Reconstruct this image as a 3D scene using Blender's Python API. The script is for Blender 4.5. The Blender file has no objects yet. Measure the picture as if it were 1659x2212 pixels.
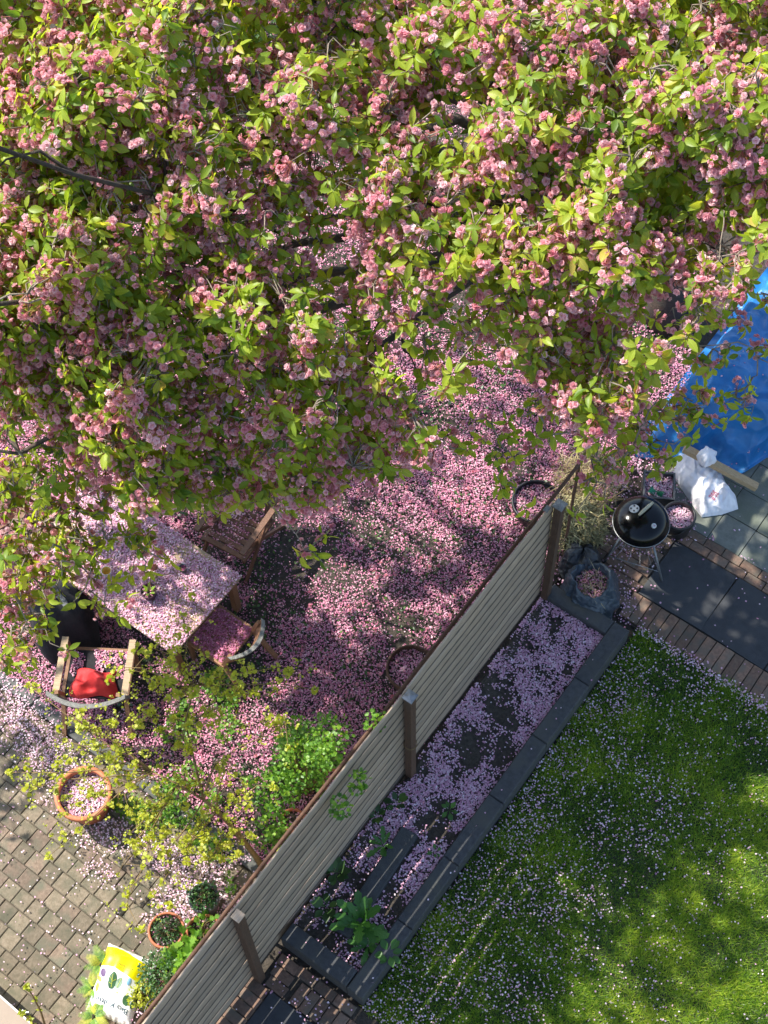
import bpy, math, random
import numpy as np
from mathutils import Vector, Matrix
random.seed(7)
rng = np.random.default_rng(11)
PI = math.pi
R = math.radians
scene = bpy.context.scene
C = scene.collection

# ------------------------------------------------------------------ camera
# world axes: x runs across the garden (towards the lawn), y along the fence, z up
def unit(v):
    v = np.asarray(v, float)
    return v / np.linalg.norm(v)
PITCH, ROLL, FPX, CX, CY = R(60.0), R(2.0), 3400.0, 829.5, 1106.0
CAM = np.array([3.437, -2.147, 15.7])
AX = np.array([0.787, 0.617, 0.0])
AX = unit(AX)                                   # level direction to the camera's right
FH = np.array([-AX[1], AX[0], 0.0])             # level direction ahead
FW = FH * math.cos(PITCH) + np.array([0, 0, -math.sin(PITCH)])
DN = -FH * math.sin(PITCH) + np.array([0, 0, -math.cos(PITCH)])
PXX = math.cos(ROLL) * AX + math.sin(ROLL) * DN
PXD = -math.sin(ROLL) * AX + math.cos(ROLL) * DN
def at(px, py, z=0.0):
    """the point at height z that stands at this place of the survey photograph"""
    px = np.asarray(px, float); py = np.asarray(py, float); z = np.asarray(z, float)
    d = FW * FPX + (px - CX)[..., None] * PXX + (py - CY)[..., None] * PXD
    return CAM + d * ((z - CAM[2]) / d[..., 2])[..., None]
def proj(P):
    d = np.asarray(P, float) - CAM
    w = d @ FW
    return CX + FPX * (d @ PXX) / w, CY + FPX * (d @ PXD) / w, w
cam_data = bpy.data.cameras.new('camera')
cam = bpy.data.objects.new('camera', cam_data)
C.objects.link(cam)
m = Matrix.Identity(4)
for i in range(3):
    m[i][0], m[i][1], m[i][2], m[i][3] = PXX[i], -PXD[i], -FW[i], CAM[i]
cam.matrix_world = m
cam_data.sensor_fit = 'VERTICAL'
cam_data.sensor_height = 24.0
cam_data.lens = 24.0 * FPX / 2212.0
cam_data.clip_end = 1500
scene.camera = cam

# ------------------------------------------------------------------ light
SUN_EL = R(49)
SUN_T = unit([1.0, 0.14, 0.0])                  # level direction in which shadows fall
world = bpy.data.worlds.new('World'); scene.world = world; world.use_nodes = True
wn = world.node_tree.nodes; wl = world.node_tree.links
sky = wn.new('ShaderNodeTexSky'); sky.sky_type = 'NISHITA'; sky.sun_disc = False
sky.sun_elevation = SUN_EL
sky.sun_rotation = math.atan2(-SUN_T[0], -SUN_T[1])
wl.new(sky.outputs[0], wn['Background'].inputs[0])
wn['Background'].inputs[1].default_value = 0.15
sd = bpy.data.lights.new('sun', 'SUN'); sd.energy = 4.6; sd.angle = R(0.53); sd.color = (1.0, 0.95, 0.87)
sun = bpy.data.objects.new('sun', sd); C.objects.link(sun)
sv = Vector((SUN_T[0] * math.cos(SUN_EL), SUN_T[1] * math.cos(SUN_EL), -math.sin(SUN_EL)))
sun.rotation_euler = sv.to_track_quat('-Z', 'Y').to_euler()
sun.location = (-12, 0, 14)
SPOT = math.cos(SUN_EL) / math.sin(SUN_EL)
vs = scene.view_settings
vs.view_transform = 'Standard'; vs.look = 'None'; vs.gamma = 1; vs.use_curve_mapping = False
vs.exposure = 1.15

# ------------------------------------------------------------------ materials
def mat(name):
    m = bpy.data.materials.new(name); m.use_nodes = True
    return m, m.node_tree.nodes, m.node_tree.links, m.node_tree.nodes['Principled BSDF']
def ramp(nt, stops):
    r = nt.nodes.new('ShaderNodeValToRGB')
    e = r.color_ramp.elements
    while len(e) < len(stops): e.new(0.5)
    for k, (p, c) in enumerate(stops):
        e[k].position = p; e[k].color = (*c, 1)
    return r
def surf(name, c1, c2, scale=8.0, rough=0.7, bump=0.3, c3=None, per_obj=0.0, stretch=None, metal=0.0, spec=0.5, detail=6, bscale=None, coat=0.0):
    """mottled solid: noise between c1 and c2, coarse patches of c3, small shift from object to object"""
    m, n, l, p = mat(name)
    tc = n.new('ShaderNodeTexCoord'); mp = n.new('ShaderNodeMapping')
    l.new(tc.outputs['Object'], mp.inputs[0])
    if stretch: mp.inputs['Scale'].default_value = stretch
    oi = n.new('ShaderNodeObjectInfo')
    ad = n.new('ShaderNodeVectorMath'); ad.operation = 'ADD'
    sc = n.new('ShaderNodeVectorMath'); sc.operation = 'SCALE'
    cmb = n.new('ShaderNodeCombineXYZ')
    for k in range(3): l.new(oi.outputs['Random'], cmb.inputs[k])
    l.new(cmb.outputs[0], sc.inputs[0]); sc.inputs['Scale'].default_value = 37.0
    l.new(mp.outputs[0], ad.inputs[0]); l.new(sc.outputs[0], ad.inputs[1])
    nz = n.new('ShaderNodeTexNoise'); nz.inputs['Scale'].default_value = scale; nz.inputs['Detail'].default_value = detail; nz.inputs['Roughness'].default_value = 0.65
    l.new(ad.outputs[0], nz.inputs['Vector'])
    r = ramp(m.node_tree, [(0.3, c1), (0.7, c2)])
    l.new(nz.outputs[0], r.inputs[0])
    out = r.outputs[0]
    if c3:
        n2 = n.new('ShaderNodeTexNoise'); n2.inputs['Scale'].default_value = scale * 0.22; n2.inputs['Detail'].default_value = 4
        l.new(ad.outputs[0], n2.inputs['Vector'])
        r2 = ramp(m.node_tree, [(0.45, (0, 0, 0)), (0.68, (1, 1, 1))])
        l.new(n2.outputs[0], r2.inputs[0])
        mx = n.new('ShaderNodeMix'); mx.data_type = 'RGBA'
        l.new(r2.outputs[0], mx.inputs[0]); l.new(out, mx.inputs[6]); mx.inputs[7].default_value = (*c3, 1)
        out = mx.outputs[2]
    if per_obj:
        hs = n.new('ShaderNodeHueSaturation')
        mr = n.new('ShaderNodeMapRange'); mr.inputs[3].default_value = 1 - per_obj; mr.inputs[4].default_value = 1 + per_obj
        l.new(oi.outputs['Random'], mr.inputs[0]); l.new(mr.outputs[0], hs.inputs['Value'])
        l.new(out, hs.inputs['Color']); out = hs.outputs[0]
    l.new(out, p.inputs['Base Color'])
    p.inputs['Roughness'].default_value = rough
    p.inputs['Metallic'].default_value = metal
    p.inputs['Specular IOR Level'].default_value = spec
    p.inputs['Coat Weight'].default_value = coat
    if bump:
        nb = n.new('ShaderNodeTexNoise'); nb.inputs['Scale'].default_value = bscale or scale * 3; nb.inputs['Detail'].default_value = 5
        l.new(ad.outputs[0], nb.inputs['Vector'])
        b = n.new('ShaderNodeBump'); b.inputs['Strength'].default_value = bump; b.inputs['Distance'].default_value = 0.02
        l.new(nb.outputs[0], b.inputs['Height']); l.new(b.outputs[0], p.inputs['Normal'])
    return m
def leafmat(name, stops, trans, tw=0.45, rough=0.42, veins=0.25, spec=0.5):
    """thin leaf or petal; attribute lf = (across, along, tint of this one)"""
    m, n, l, p = mat(name)
    a = n.new('ShaderNodeAttribute'); a.attribute_name = 'lf'
    s = n.new('ShaderNodeSeparateXYZ'); l.new(a.outputs['Vector'], s.inputs[0])
    r = ramp(m.node_tree, stops); l.new(s.outputs[2], r.inputs[0])
    col = r.outputs[0]
    if veins:
        ab = n.new('ShaderNodeMath'); ab.operation = 'ABSOLUTE'; l.new(s.outputs[0], ab.inputs[0])
        k = n.new('ShaderNodeMath'); k.operation = 'MULTIPLY_ADD'; l.new(ab.outputs[0], k.inputs[0]); k.inputs[1].default_value = -0.22; l.new(s.outputs[1], k.inputs[2])
        f = n.new('ShaderNodeMath'); f.operation = 'MULTIPLY'; l.new(k.outputs[0], f.inputs[0]); f.inputs[1].default_value = 62.0
        sn = n.new('ShaderNodeMath'); sn.operation = 'SINE'; l.new(f.outputs[0], sn.inputs[0])
        pw = n.new('ShaderNodeMapRange'); l.new(sn.outputs[0], pw.inputs[0]); pw.inputs[1].default_value = 0.5; pw.inputs[2].default_value = 1.0
        mid = n.new('ShaderNodeMapRange'); l.new(ab.outputs[0], mid.inputs[0]); mid.inputs[1].default_value = 0.14; mid.inputs[2].default_value = 0.0
        mxx = n.new('ShaderNodeMath'); mxx.operation = 'MAXIMUM'; l.new(pw.outputs[0], mxx.inputs[0]); l.new(mid.outputs[0], mxx.inputs[1])
        ml = n.new('ShaderNodeMath'); ml.operation = 'MULTIPLY'; l.new(mxx.outputs[0], ml.inputs[0]); ml.inputs[1].default_value = veins
        mx = n.new('ShaderNodeMix'); mx.data_type = 'RGBA'; l.new(ml.outputs[0], mx.inputs[0]); l.new(col, mx.inputs[6])
        br = n.new('ShaderNodeHueSaturation'); br.inputs['Value'].default_value = 1.9; br.inputs['Saturation'].default_value = 0.85; l.new(col, br.inputs['Color'])
        l.new(br.outputs[0], mx.inputs[7]); col = mx.outputs[2]
    l.new(col, p.inputs['Base Color']); p.inputs['Roughness'].default_value = rough; p.inputs['Specular IOR Level'].default_value = spec
    t = n.new('ShaderNodeBsdfTranslucent')
    mt = n.new('ShaderNodeMix'); mt.data_type = 'RGBA'; mt.blend_type = 'MULTIPLY'; mt.inputs[0].default_value = 1.0
    l.new(col, mt.inputs[6]); mt.inputs[7].default_value = (*trans, 1); l.new(mt.outputs[2], t.inputs[0])
    ms = n.new('ShaderNodeMixShader'); ms.inputs[0].default_value = tw
    l.new(p.outputs[0], ms.inputs[1]); l.new(t.outputs[0], ms.inputs[2])
    l.new(ms.outputs[0], n['Material Output'].inputs[0])
    return m
M = {}
M['soil'] = surf('dark soil', (0.020, 0.016, 0.012), (0.075, 0.060, 0.044), 22, 0.95, 0.9, bscale=60)
M['turf'] = surf('turf soil', (0.012, 0.016, 0.005), (0.03, 0.035, 0.012), 18, 0.95, 0.8)
M['paver'] = surf('worn concrete paver', (0.11, 0.088, 0.055), (0.205, 0.165, 0.115), 30, 0.9, 0.45, c3=(0.095, 0.088, 0.055), per_obj=0.22, bscale=90)
M['paver_red'] = surf('worn reddish paver', (0.11, 0.078, 0.053), (0.21, 0.155, 0.11), 30, 0.9, 0.45, c3=(0.11, 0.105, 0.07), per_obj=0.2, bscale=90)
M['brick'] = surf('brown clinker brick', (0.11, 0.062, 0.042), (0.24, 0.145, 0.095), 30, 0.85, 0.5, c3=(0.115, 0.095, 0.07), per_obj=0.3, bscale=100)
M['slate'] = surf('charcoal slab', (0.020, 0.022, 0.025), (0.038, 0.040, 0.044), 11, 0.75, 0.3, c3=(0.036, 0.038, 0.040), per_obj=0.08, bscale=120)
M['concrete'] = surf('grey green slab', (0.105, 0.115, 0.10), (0.175, 0.185, 0.16), 14, 0.85, 0.3, c3=(0.12, 0.135, 0.10), per_obj=0.1, bscale=90)
M['block'] = surf('anthracite concrete', (0.030, 0.031, 0.033), (0.062, 0.064, 0.066), 20, 0.8, 0.45, c3=(0.060, 0.060, 0.052), per_obj=0.12, bscale=140)
M['kerb'] = surf('smooth grey kerb', (0.065, 0.068, 0.062), (0.11, 0.11, 0.10), 9, 0.9, 0.3)
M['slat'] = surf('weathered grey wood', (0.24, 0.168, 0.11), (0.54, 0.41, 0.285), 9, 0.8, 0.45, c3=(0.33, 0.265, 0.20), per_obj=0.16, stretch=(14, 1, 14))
def groove_shade(m, lo, hi, amount):  # paints the shaded groove under each slat as a ragged dark band
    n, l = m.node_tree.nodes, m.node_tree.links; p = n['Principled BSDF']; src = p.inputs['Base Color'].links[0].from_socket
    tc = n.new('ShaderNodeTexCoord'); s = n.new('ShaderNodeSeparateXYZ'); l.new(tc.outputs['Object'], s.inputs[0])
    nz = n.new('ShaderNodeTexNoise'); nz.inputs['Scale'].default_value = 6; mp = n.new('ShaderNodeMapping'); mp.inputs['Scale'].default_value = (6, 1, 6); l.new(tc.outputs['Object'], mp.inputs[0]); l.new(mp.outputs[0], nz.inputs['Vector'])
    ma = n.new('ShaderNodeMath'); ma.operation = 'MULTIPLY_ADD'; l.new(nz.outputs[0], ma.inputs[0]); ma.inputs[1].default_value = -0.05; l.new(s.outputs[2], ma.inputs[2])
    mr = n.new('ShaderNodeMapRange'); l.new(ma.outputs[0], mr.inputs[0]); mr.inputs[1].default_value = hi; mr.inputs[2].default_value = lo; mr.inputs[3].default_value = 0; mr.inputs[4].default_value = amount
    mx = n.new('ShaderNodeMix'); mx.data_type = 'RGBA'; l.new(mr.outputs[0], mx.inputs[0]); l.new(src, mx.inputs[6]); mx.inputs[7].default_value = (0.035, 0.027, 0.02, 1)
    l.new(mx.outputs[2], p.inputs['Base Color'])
groove_shade(M['slat'], -0.088, -0.056, 0.92)
M['post'] = surf('brown stained post', (0.05, 0.026, 0.014), (0.135, 0.072, 0.04), 9, 0.75, 0.35, c3=(0.085, 0.052, 0.032), per_obj=0.1, stretch=(14, 14, 1))
M['teak'] = surf('orange brown teak', (0.16, 0.075, 0.035), (0.33, 0.17, 0.085), 9, 0.6, 0.3, per_obj=0.2, stretch=(3, 10, 10))
M['darkteak'] = surf('dark red brown wood', (0.085, 0.036, 0.020), (0.20, 0.095, 0.05), 9, 0.6, 0.3, per_obj=0.2, stretch=(3, 10, 10))
M['tabletop'] = surf('pale worn wood', (0.22, 0.15, 0.085), (0.42, 0.31, 0.19), 8, 0.7, 0.3, per_obj=0.14, stretch=(1, 14, 14))
M['timber'] = surf('raw pine timber', (0.32, 0.21, 0.11), (0.50, 0.36, 0.20), 7, 0.75, 0.25, stretch=(1, 14, 14))
M['rust'] = surf('rusty steel', (0.045, 0.022, 0.013), (0.12, 0.055, 0.03), 30, 0.8, 0.3)
M['zinc'] = surf('dull zinc', (0.16, 0.165, 0.17), (0.30, 0.30, 0.30), 20, 0.5, 0.15, metal=0.6)
M['steel'] = surf('bright steel', (0.45, 0.45, 0.44), (0.6, 0.6, 0.58), 20, 0.35, 0.05, metal=0.8)
M['enamel'] = surf('black enamel', (0.003, 0.003, 0.0035), (0.005, 0.005, 0.006), 5, 0.16, 0.0, spec=0.28)
M['blackplastic'] = surf('black plastic', (0.008, 0.008, 0.009), (0.02, 0.02, 0.021), 12, 0.5, 0.1)
M['greyplastic'] = surf('grey pot plastic', (0.05, 0.05, 0.05), (0.10, 0.10, 0.10), 12, 0.5, 0.1)
M['alu'] = surf('pale vent metal', (0.42, 0.43, 0.42), (0.55, 0.55, 0.53), 15, 0.45, 0.0, metal=0.5)
M['handle'] = surf('pale wooden handle', (0.30, 0.28, 0.2), (0.44, 0.40, 0.28), 10, 0.5, 0.1)
M['tarp'] = surf('blue tarpaulin', (0.008, 0.105, 0.31), (0.022, 0.19, 0.47), 5, 0.40, 0.35, c3=(0.016, 0.14, 0.37), bscale=16, spec=0.45)
M['greenplastic'] = surf('green plastic', (0.0, 0.10, 0.05), (0.01, 0.2, 0.1), 10, 0.4, 0.1)
M['whiteplastic'] = surf('white plastic bag', (0.64, 0.62, 0.65), (0.82, 0.80, 0.82), 4, 0.5, 0.4, bscale=14)
M['redprint'] = surf('red print', (0.45, 0.03, 0.08), (0.6, 0.06, 0.12), 20, 0.5, 0)
M['refuse'] = surf('blue grey refuse sack', (0.025, 0.036, 0.050), (0.055, 0.075, 0.098), 7, 0.4, 0.5, bscale=22)
M['refuse2'] = surf('dark refuse sack', (0.016, 0.018, 0.022), (0.035, 0.038, 0.044), 7, 0.45, 0.5, bscale=22)
M['terracotta'] = surf('terracotta', (0.30, 0.085, 0.035), (0.45, 0.15, 0.065), 14, 0.65, 0.15, per_obj=0.12)
M['wicker'] = surf('grey woven back', (0.10, 0.10, 0.09), (0.22, 0.215, 0.195), 40, 0.8, 0.5)
M['redcloth'] = surf('red cloth', (0.38, 0.012, 0.015), (0.55, 0.03, 0.03), 6, 0.75, 0.2)
M['blackcloth'] = surf('black cloth', (0.006, 0.006, 0.008), (0.016, 0.015, 0.018), 12, 0.9, 0.3)
M['scarf'] = surf('grey checked scarf', (0.03, 0.03, 0.03), (0.30, 0.30, 0.29), 45, 0.9, 0.3, detail=2)
M['bluecloth'] = surf('pale blue print', (0.20, 0.32, 0.55), (0.5, 0.6, 0.75), 9, 0.6, 0.1)
M['whitepaper'] = surf('white paper', (0.65, 0.62, 0.55), (0.75, 0.72, 0.66), 9, 0.6, 0.05)
M['yellow'] = surf('yellow lining', (0.65, 0.42, 0.08), (0.75, 0.5, 0.12), 9, 0.6, 0.05)
M['purplepot'] = surf('dark purple pot', (0.03, 0.008, 0.02), (0.07, 0.02, 0.05), 9, 0.4, 0.1)
M['bark'] = surf('cherry bark', (0.025, 0.017, 0.012), (0.10, 0.066, 0.047), 14, 0.9, 0.9, c3=(0.05, 0.045, 0.035), stretch=(1, 1, 3))
M['twig'] = surf('grey brown twig', (0.15, 0.115, 0.085), (0.30, 0.245, 0.19), 20, 0.8, 0.3)
M['shoot'] = surf('olive shoot', (0.11, 0.07, 0.025), (0.24, 0.16, 0.055), 20, 0.8, 0.2)
M['redstalk'] = surf('red stalk', (0.22, 0.05, 0.03), (0.34, 0.10, 0.05), 20, 0.7, 0)
M['beige'] = surf('beige coated board', (0.20, 0.145, 0.10), (0.24, 0.18, 0.125), 3, 0.5, 0.05)
M['cream'] = surf('white edge strip', (0.45, 0.43, 0.38), (0.5, 0.48, 0.43), 6, 0.5, 0)
M['ink'] = surf('blue green ink', (0.03, 0.07, 0.08), (0.04, 0.09, 0.1), 6, 0.6, 0)
M['inkdark'] = surf('brown ink', (0.09, 0.06, 0.01), (0.12, 0.08, 0.01), 6, 0.6, 0)
M['printgreen'] = surf('dark green print', (0.03, 0.09, 0.035), (0.05, 0.14, 0.05), 12, 0.5, 0)
M['printlime'] = surf('lime print', (0.45, 0.52, 0.04), (0.6, 0.6, 0.06), 12, 0.5, 0)
M['printpurple'] = surf('purple print', (0.06, 0.03, 0.09), (0.10, 0.05, 0.13), 12, 0.5, 0)
M['printblue'] = surf('sky print', (0.15, 0.38, 0.6), (0.3, 0.5, 0.7), 12, 0.5, 0)
M['leaf'] = leafmat('cherry leaf', [(0.0, (0.07, 0.15, 0.016)), (0.4, (0.20, 0.29, 0.022)), (0.85, (0.34, 0.41, 0.04)), (1.0, (0.38, 0.31, 0.06))], (2.2, 2.0, 0.9), 0.5, 0.42, 0.3, 0.3)
M['flower'] = None
def flowermat(name, stops, trans=(1.0, 0.86, 0.9)):
    m = leafmat(name, stops, trans, 0.5, 0.6, 0, 0.2)
    n = m.node_tree.nodes; l = m.node_tree.links
    p = n['Principled BSDF']; a = [x for x in n if x.type == 'SEPXYZ'][0]; r = [x for x in n if x.type == 'VALTORGB'][0]
    mx = n.new('ShaderNodeMix'); mx.data_type = 'RGBA'
    k = n.new('ShaderNodeMapRange'); l.new(a.outputs[1], k.inputs[0]); k.inputs[1].default_value = 0.75; k.inputs[2].default_value = 0.0; k.inputs[4].default_value = 0.5
    l.new(k.outputs[0], mx.inputs[0]); l.new(r.outputs[0], mx.inputs[6]); mx.inputs[7].default_value = (0.52, 0.10, 0.17, 1)
    l.new(mx.outputs[2], p.inputs['Base Color'])
    q = [x for x in n if x.type == 'MIX' and x.blend_type == 'MULTIPLY'][0]
    l.new(mx.outputs[2], q.inputs[6])
    return m
M['flower'] = flowermat('double blossom', [(0.0, (0.76, 0.33, 0.38)), (0.5, (0.88, 0.53, 0.57)), (1.0, (0.94, 0.77, 0.78))])
M['petal'] = leafmat('fallen petal', [(0.0, (0.48, 0.13, 0.25)), (0.5, (0.68, 0.31, 0.42)), (1.0, (0.84, 0.60, 0.66))], (1, 0.9, 0.95), 0.2, 0.6, 0, 0.2)
M['petal_pale'] = leafmat('pale fallen petal', [(0.0, (0.56, 0.25, 0.38)), (0.5, (0.74, 0.47, 0.57)), (1.0, (0.88, 0.76, 0.80))], (1, 0.95, 0.97), 0.2, 0.6, 0, 0.2)
M['grass'] = leafmat('grass blade', [(0.0, (0.022, 0.072, 0.006)), (0.5, (0.15, 0.27, 0.018)), (1.0, (0.42, 0.48, 0.05))], (2.1, 2.0, 1.0), 0.45, 0.4, 0)
M['ivy'] = leafmat('ground leaf', [(0.0, (0.012, 0.032, 0.008)), (0.6, (0.035, 0.085, 0.015)), (1.0, (0.085, 0.16, 0.025))], (1.8, 1.8, 1), 0.25, 0.4, 0)
M['lime'] = leafmat('young lime leaf', [(0.0, (0.22, 0.27, 0.02)), (0.6, (0.39, 0.43, 0.035)), (1.0, (0.50, 0.50, 0.06))], (1.7, 1.6, 0.8), 0.4, 0.5, 0)
M['fresh'] = leafmat('fresh green leaf', [(0.0, (0.05, 0.15, 0.014)), (0.6, (0.14, 0.29, 0.028)), (1.0, (0.27, 0.40, 0.05))], (1.9, 1.9, 1), 0.4, 0.45, 0)
M['weed'] = leafmat('weed leaf', [(0.0, (0.03, 0.10, 0.012)), (0.6, (0.06, 0.17, 0.022)), (1.0, (0.11, 0.24, 0.035))], (1.8, 1.8, 1), 0.35, 0.45, 0.25)
M['evergreen'] = leafmat('small evergreen leaf', [(0.0, (0.014, 0.05, 0.014)), (0.7, (0.05, 0.13, 0.03)), (1.0, (0.14, 0.22, 0.06))], (1.5, 1.5, 1), 0.25, 0.4, 0)
M['straw'] = leafmat('dry straw', [(0.0, (0.18, 0.13, 0.055)), (0.5, (0.38, 0.30, 0.14)), (1.0, (0.56, 0.47, 0.25))], (1, 0.95, 0.8), 0.15, 0.7, 0)
M['driedge'] = leafmat('grey green dry leaf', [(0.0, (0.13, 0.12, 0.055)), (0.5, (0.30, 0.27, 0.13)), (1.0, (0.46, 0.41, 0.21))], (1, 1, 0.8), 0.15, 0.7, 0)

# ------------------------------------------------------------------ helpers
def wloc(o):
    v = np.zeros(3)
    while o is not None:
        v += np.array(o.location); o = o.parent
    return v
def tag(o, label=None, cat=None, group=None, kind=None):
    if label: o['label'] = label
    if cat: o['category'] = cat
    if group: o['group'] = group
    if kind: o['kind'] = kind
    return o
def thing(name, label, cat, loc, rz=0.0, group=None):
    o = bpy.data.objects.new(name, None); C.objects.link(o)
    o.location = tuple(float(q) for q in loc); o.rotation_euler = (0, 0, rz); o.empty_display_size = 0.1
    return tag(o, label, cat, group)
def link_mesh(name, me, parent=None):
    o = bpy.data.objects.new(name, me); C.objects.link(o)
    if parent is not None: o.parent = parent
    return o
class MB:
    def __init__(s): s.v = []; s.f = []
    def add(s, vs, fs):
        b = len(s.v); s.v += [tuple(float(q) for q in p) for p in vs]; s.f += [tuple(b + i for i in f) for f in fs]
    def box(s, c, size, rot=None, bev=0.0):
        x, y, z = [q / 2 for q in size]
        if bev:
            b = bev; vs = []
            for dz, sh in ((-z, 0), (z - b, 0), (z, b)):
                vs += [(-x + sh, -y + sh, dz), (x - sh, -y + sh, dz), (x - sh, y - sh, dz), (-x + sh, y - sh, dz)]
            fs = [(3, 2, 1, 0), (8, 9, 10, 11)]
            for k in (0, 4):
                for i in range(4):
                    j = (i + 1) % 4; fs.append((k + i, k + j, k + 4 + j, k + 4 + i))
        else:
            vs = [(-x, -y, -z), (x, -y, -z), (x, y, -z), (-x, y, -z), (-x, -y, z), (x, -y, z), (x, y, z), (-x, y, z)]
            fs = [(3, 2, 1, 0), (4, 5, 6, 7), (0, 1, 5, 4), (1, 2, 6, 5), (2, 3, 7, 6), (3, 0, 4, 7)]
        Rm = np.array(rot) if rot is not None else np.eye(3)
        s.add([Rm @ np.array(p) + np.array(c) for p in vs], fs); return s
    def bar(s, a, b, w, h, up=(0, 0, 1)):
        """square bar from a to b"""
        a = np.array(a, float); b = np.array(b, float); d = b - a; L = np.linalg.norm(d); x = d / L
        u = np.array(up, float)
        if abs(x @ u) > 0.97: u = np.array([0, 1.0, 0])
        y = unit(np.cross(u, x)); z = np.cross(x, y)
        return s.box((a + b) / 2, (L, w, h), np.stack([x, y, z], 1))
    def tube(s, pts, r, n=6, cap=True):
        pts = np.array(pts, float); k = len(pts)
        rr = np.broadcast_to(np.array(r, float), (k,)) if np.ndim(r) else np.full(k, r)
        b = len(s.v); ref = np.array([0.13, 0.21, 0.97])
        for i in range(k):
            d = unit(pts[min(i + 1, k - 1)] - pts[max(i - 1, 0)])
            if abs(d @ ref) > 0.95: ref = np.array([0.9, 0.3, 0.1])
            u = unit(np.cross(d, ref)); w = np.cross(d, u)
            for j in range(n):
                t = 2 * PI * j / n
                s.v.append(tuple(pts[i] + rr[i] * (math.cos(t) * u + math.sin(t) * w)))
        for i in range(k - 1):
            for j in range(n):
                j2 = (j + 1) % n
                s.f.append((b + i * n + j, b + i * n + j2, b + (i + 1) * n + j2, b + (i + 1) * n + j))
        if cap:
            s.f.append(tuple(b + j for j in range(n))[::-1]); s.f.append(tuple(b + (k - 1) * n + j for j in range(n)))
        return s
    def lathe(s, prof, n=24, c=(0, 0, 0), sx=1.0, wob=None):
        b = len(s.v)
        for i, (r, z) in enumerate(prof):
            for j in range(n):
                t = 2 * PI * j / n; q = r * (wob(t, i) if wob else 1.0)
                s.v.append((c[0] + q * math.cos(t) * sx, c[1] + q * math.sin(t), c[2] + z))
        for i in range(len(prof) - 1):
            for j in range(n):
                j2 = (j + 1) % n
                s.f.append((b + i * n + j, b + i * n + j2, b + (i + 1) * n + j2, b + (i + 1) * n + j))
        return s
    def grid(s, fn, nu, nv):
        b = len(s.v)
        for i in range(nu + 1):
            for j in range(nv + 1): s.v.append(tuple(float(q) for q in fn(i / nu, j / nv)))
        for i in range(nu):
            for j in range(nv):
                p = b + i * (nv + 1) + j; s.f.append((p, p + nv + 1, p + nv + 2, p + 1))
        return s
    def mesh(s, name, material, smooth=False, off=(0, 0, 0)):
        me = bpy.data.meshes.new(name)
        V = np.array(s.v) - np.array(off)
        me.from_pydata([tuple(p) for p in V], [], s.f)
        if material: me.materials.append(material)
        if smooth: me.polygons.foreach_set('use_smooth', [True] * len(me.polygons))
        me.update(); return me
    def build(s, name, material, parent=None, local=False, smooth=False, label=None):
        off = wloc(parent) if (parent is not None and not local) else np.zeros(3)
        o = link_mesh(name, s.mesh(name, material, smooth, off), parent)
        if label: o['label'] = label
        return o
def raw_mesh(name, V, F, material, lf=None, smooth=False):
    """big mesh from numpy arrays, every face with the same corner count"""
    me = bpy.data.meshes.new(name)
    V = np.ascontiguousarray(V, dtype=np.float32); F = np.ascontiguousarray(F, dtype=np.int32)
    nf, k = F.shape
    me.vertices.add(len(V)); me.vertices.foreach_set('co', V.ravel())
    me.loops.add(nf * k); me.loops.foreach_set('vertex_index', F.ravel())
    me.polygons.add(nf)
    me.polygons.foreach_set('loop_start', np.arange(0, nf * k, k, dtype=np.int32))
    me.polygons.foreach_set('loop_total', np.full(nf, k, dtype=np.int32))
    if smooth: me.polygons.foreach_set('use_smooth', np.ones(nf, dtype=bool))
    if lf is not None:
        a = me.attributes.new('lf', 'FLOAT_VECTOR', 'POINT'); a.data.foreach_set('vector', np.ascontiguousarray(lf, dtype=np.float32).ravel())
    me.materials.append(material); me.update(calc_edges=True)
    return me
def frames(fwd, nrm):
    """rotation matrices with x = fwd, z close to nrm"""
    x = fwd / np.linalg.norm(fwd, axis=1, keepdims=True)
    y = np.cross(nrm, x); ln = np.linalg.norm(y, axis=1, keepdims=True)
    y = np.where(ln < 1e-4, np.array([[0, 1.0, 0]]), y / np.maximum(ln, 1e-4))
    z = np.cross(x, y)
    return np.stack([x, y, z], 2)
def batch(name, tpl, pos, rot, scale, tint, material, parent=None, smooth=True):
    """many copies of a template joined into one mesh"""
    tv, tf, tl = tpl
    N, n = len(pos), len(tv)
    sc = np.asarray(scale, float)
    sc = sc.reshape(N, 1, 1) if sc.ndim == 1 else sc.reshape(N, 1, 3)
    V = np.einsum('nij,nkj->nki', rot, tv[None] * sc) + pos[:, None, :]
    off = wloc(parent) if parent is not None else np.zeros(3)
    V = (V - off).reshape(-1, 3)
    F = (tf[None] + (np.arange(N) * n)[:, None, None]).reshape(-1, tf.shape[1])
    lf = np.empty((N, n, 3)); lf[:, :, 0] = tl[:, 0]; lf[:, :, 1] = tl[:, 1]; lf[:, :, 2] = np.asarray(tint)[:, None]
    o = link_mesh(name, raw_mesh(name, V, F, material, lf.reshape(-1, 3), smooth), parent)
    return o
def leaf_tpl(st, hw, fold=0.25, droop=0.2, lobes=None):
    """leaf along +x: stations, half widths (fractions of the length)"""
    v, l = [], []
    for a, h in zip(st, hw):
        z = -droop * a * a
        for u in (-1, 0, 1):
            v.append((a, u * h, z + (abs(u) * h * fold))); l.append((u, a))
    f = []
    for i in range(len(st) - 1):
        for j in range(2):
            p = i * 3 + j; f.append((p, p + 3, p + 4, p + 1))
    return np.array(v), np.array(f), np.array(l, float)
CHERRY = leaf_tpl([0, 0.22, 0.5, 0.78, 1.0], [0.012, 0.17, 0.235, 0.155, 0.0], 0.28, 0.22)
OVAL = leaf_tpl([0, 0.45, 1.0], [0.05, 0.32, 0.02], 0.25, 0.15)
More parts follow.
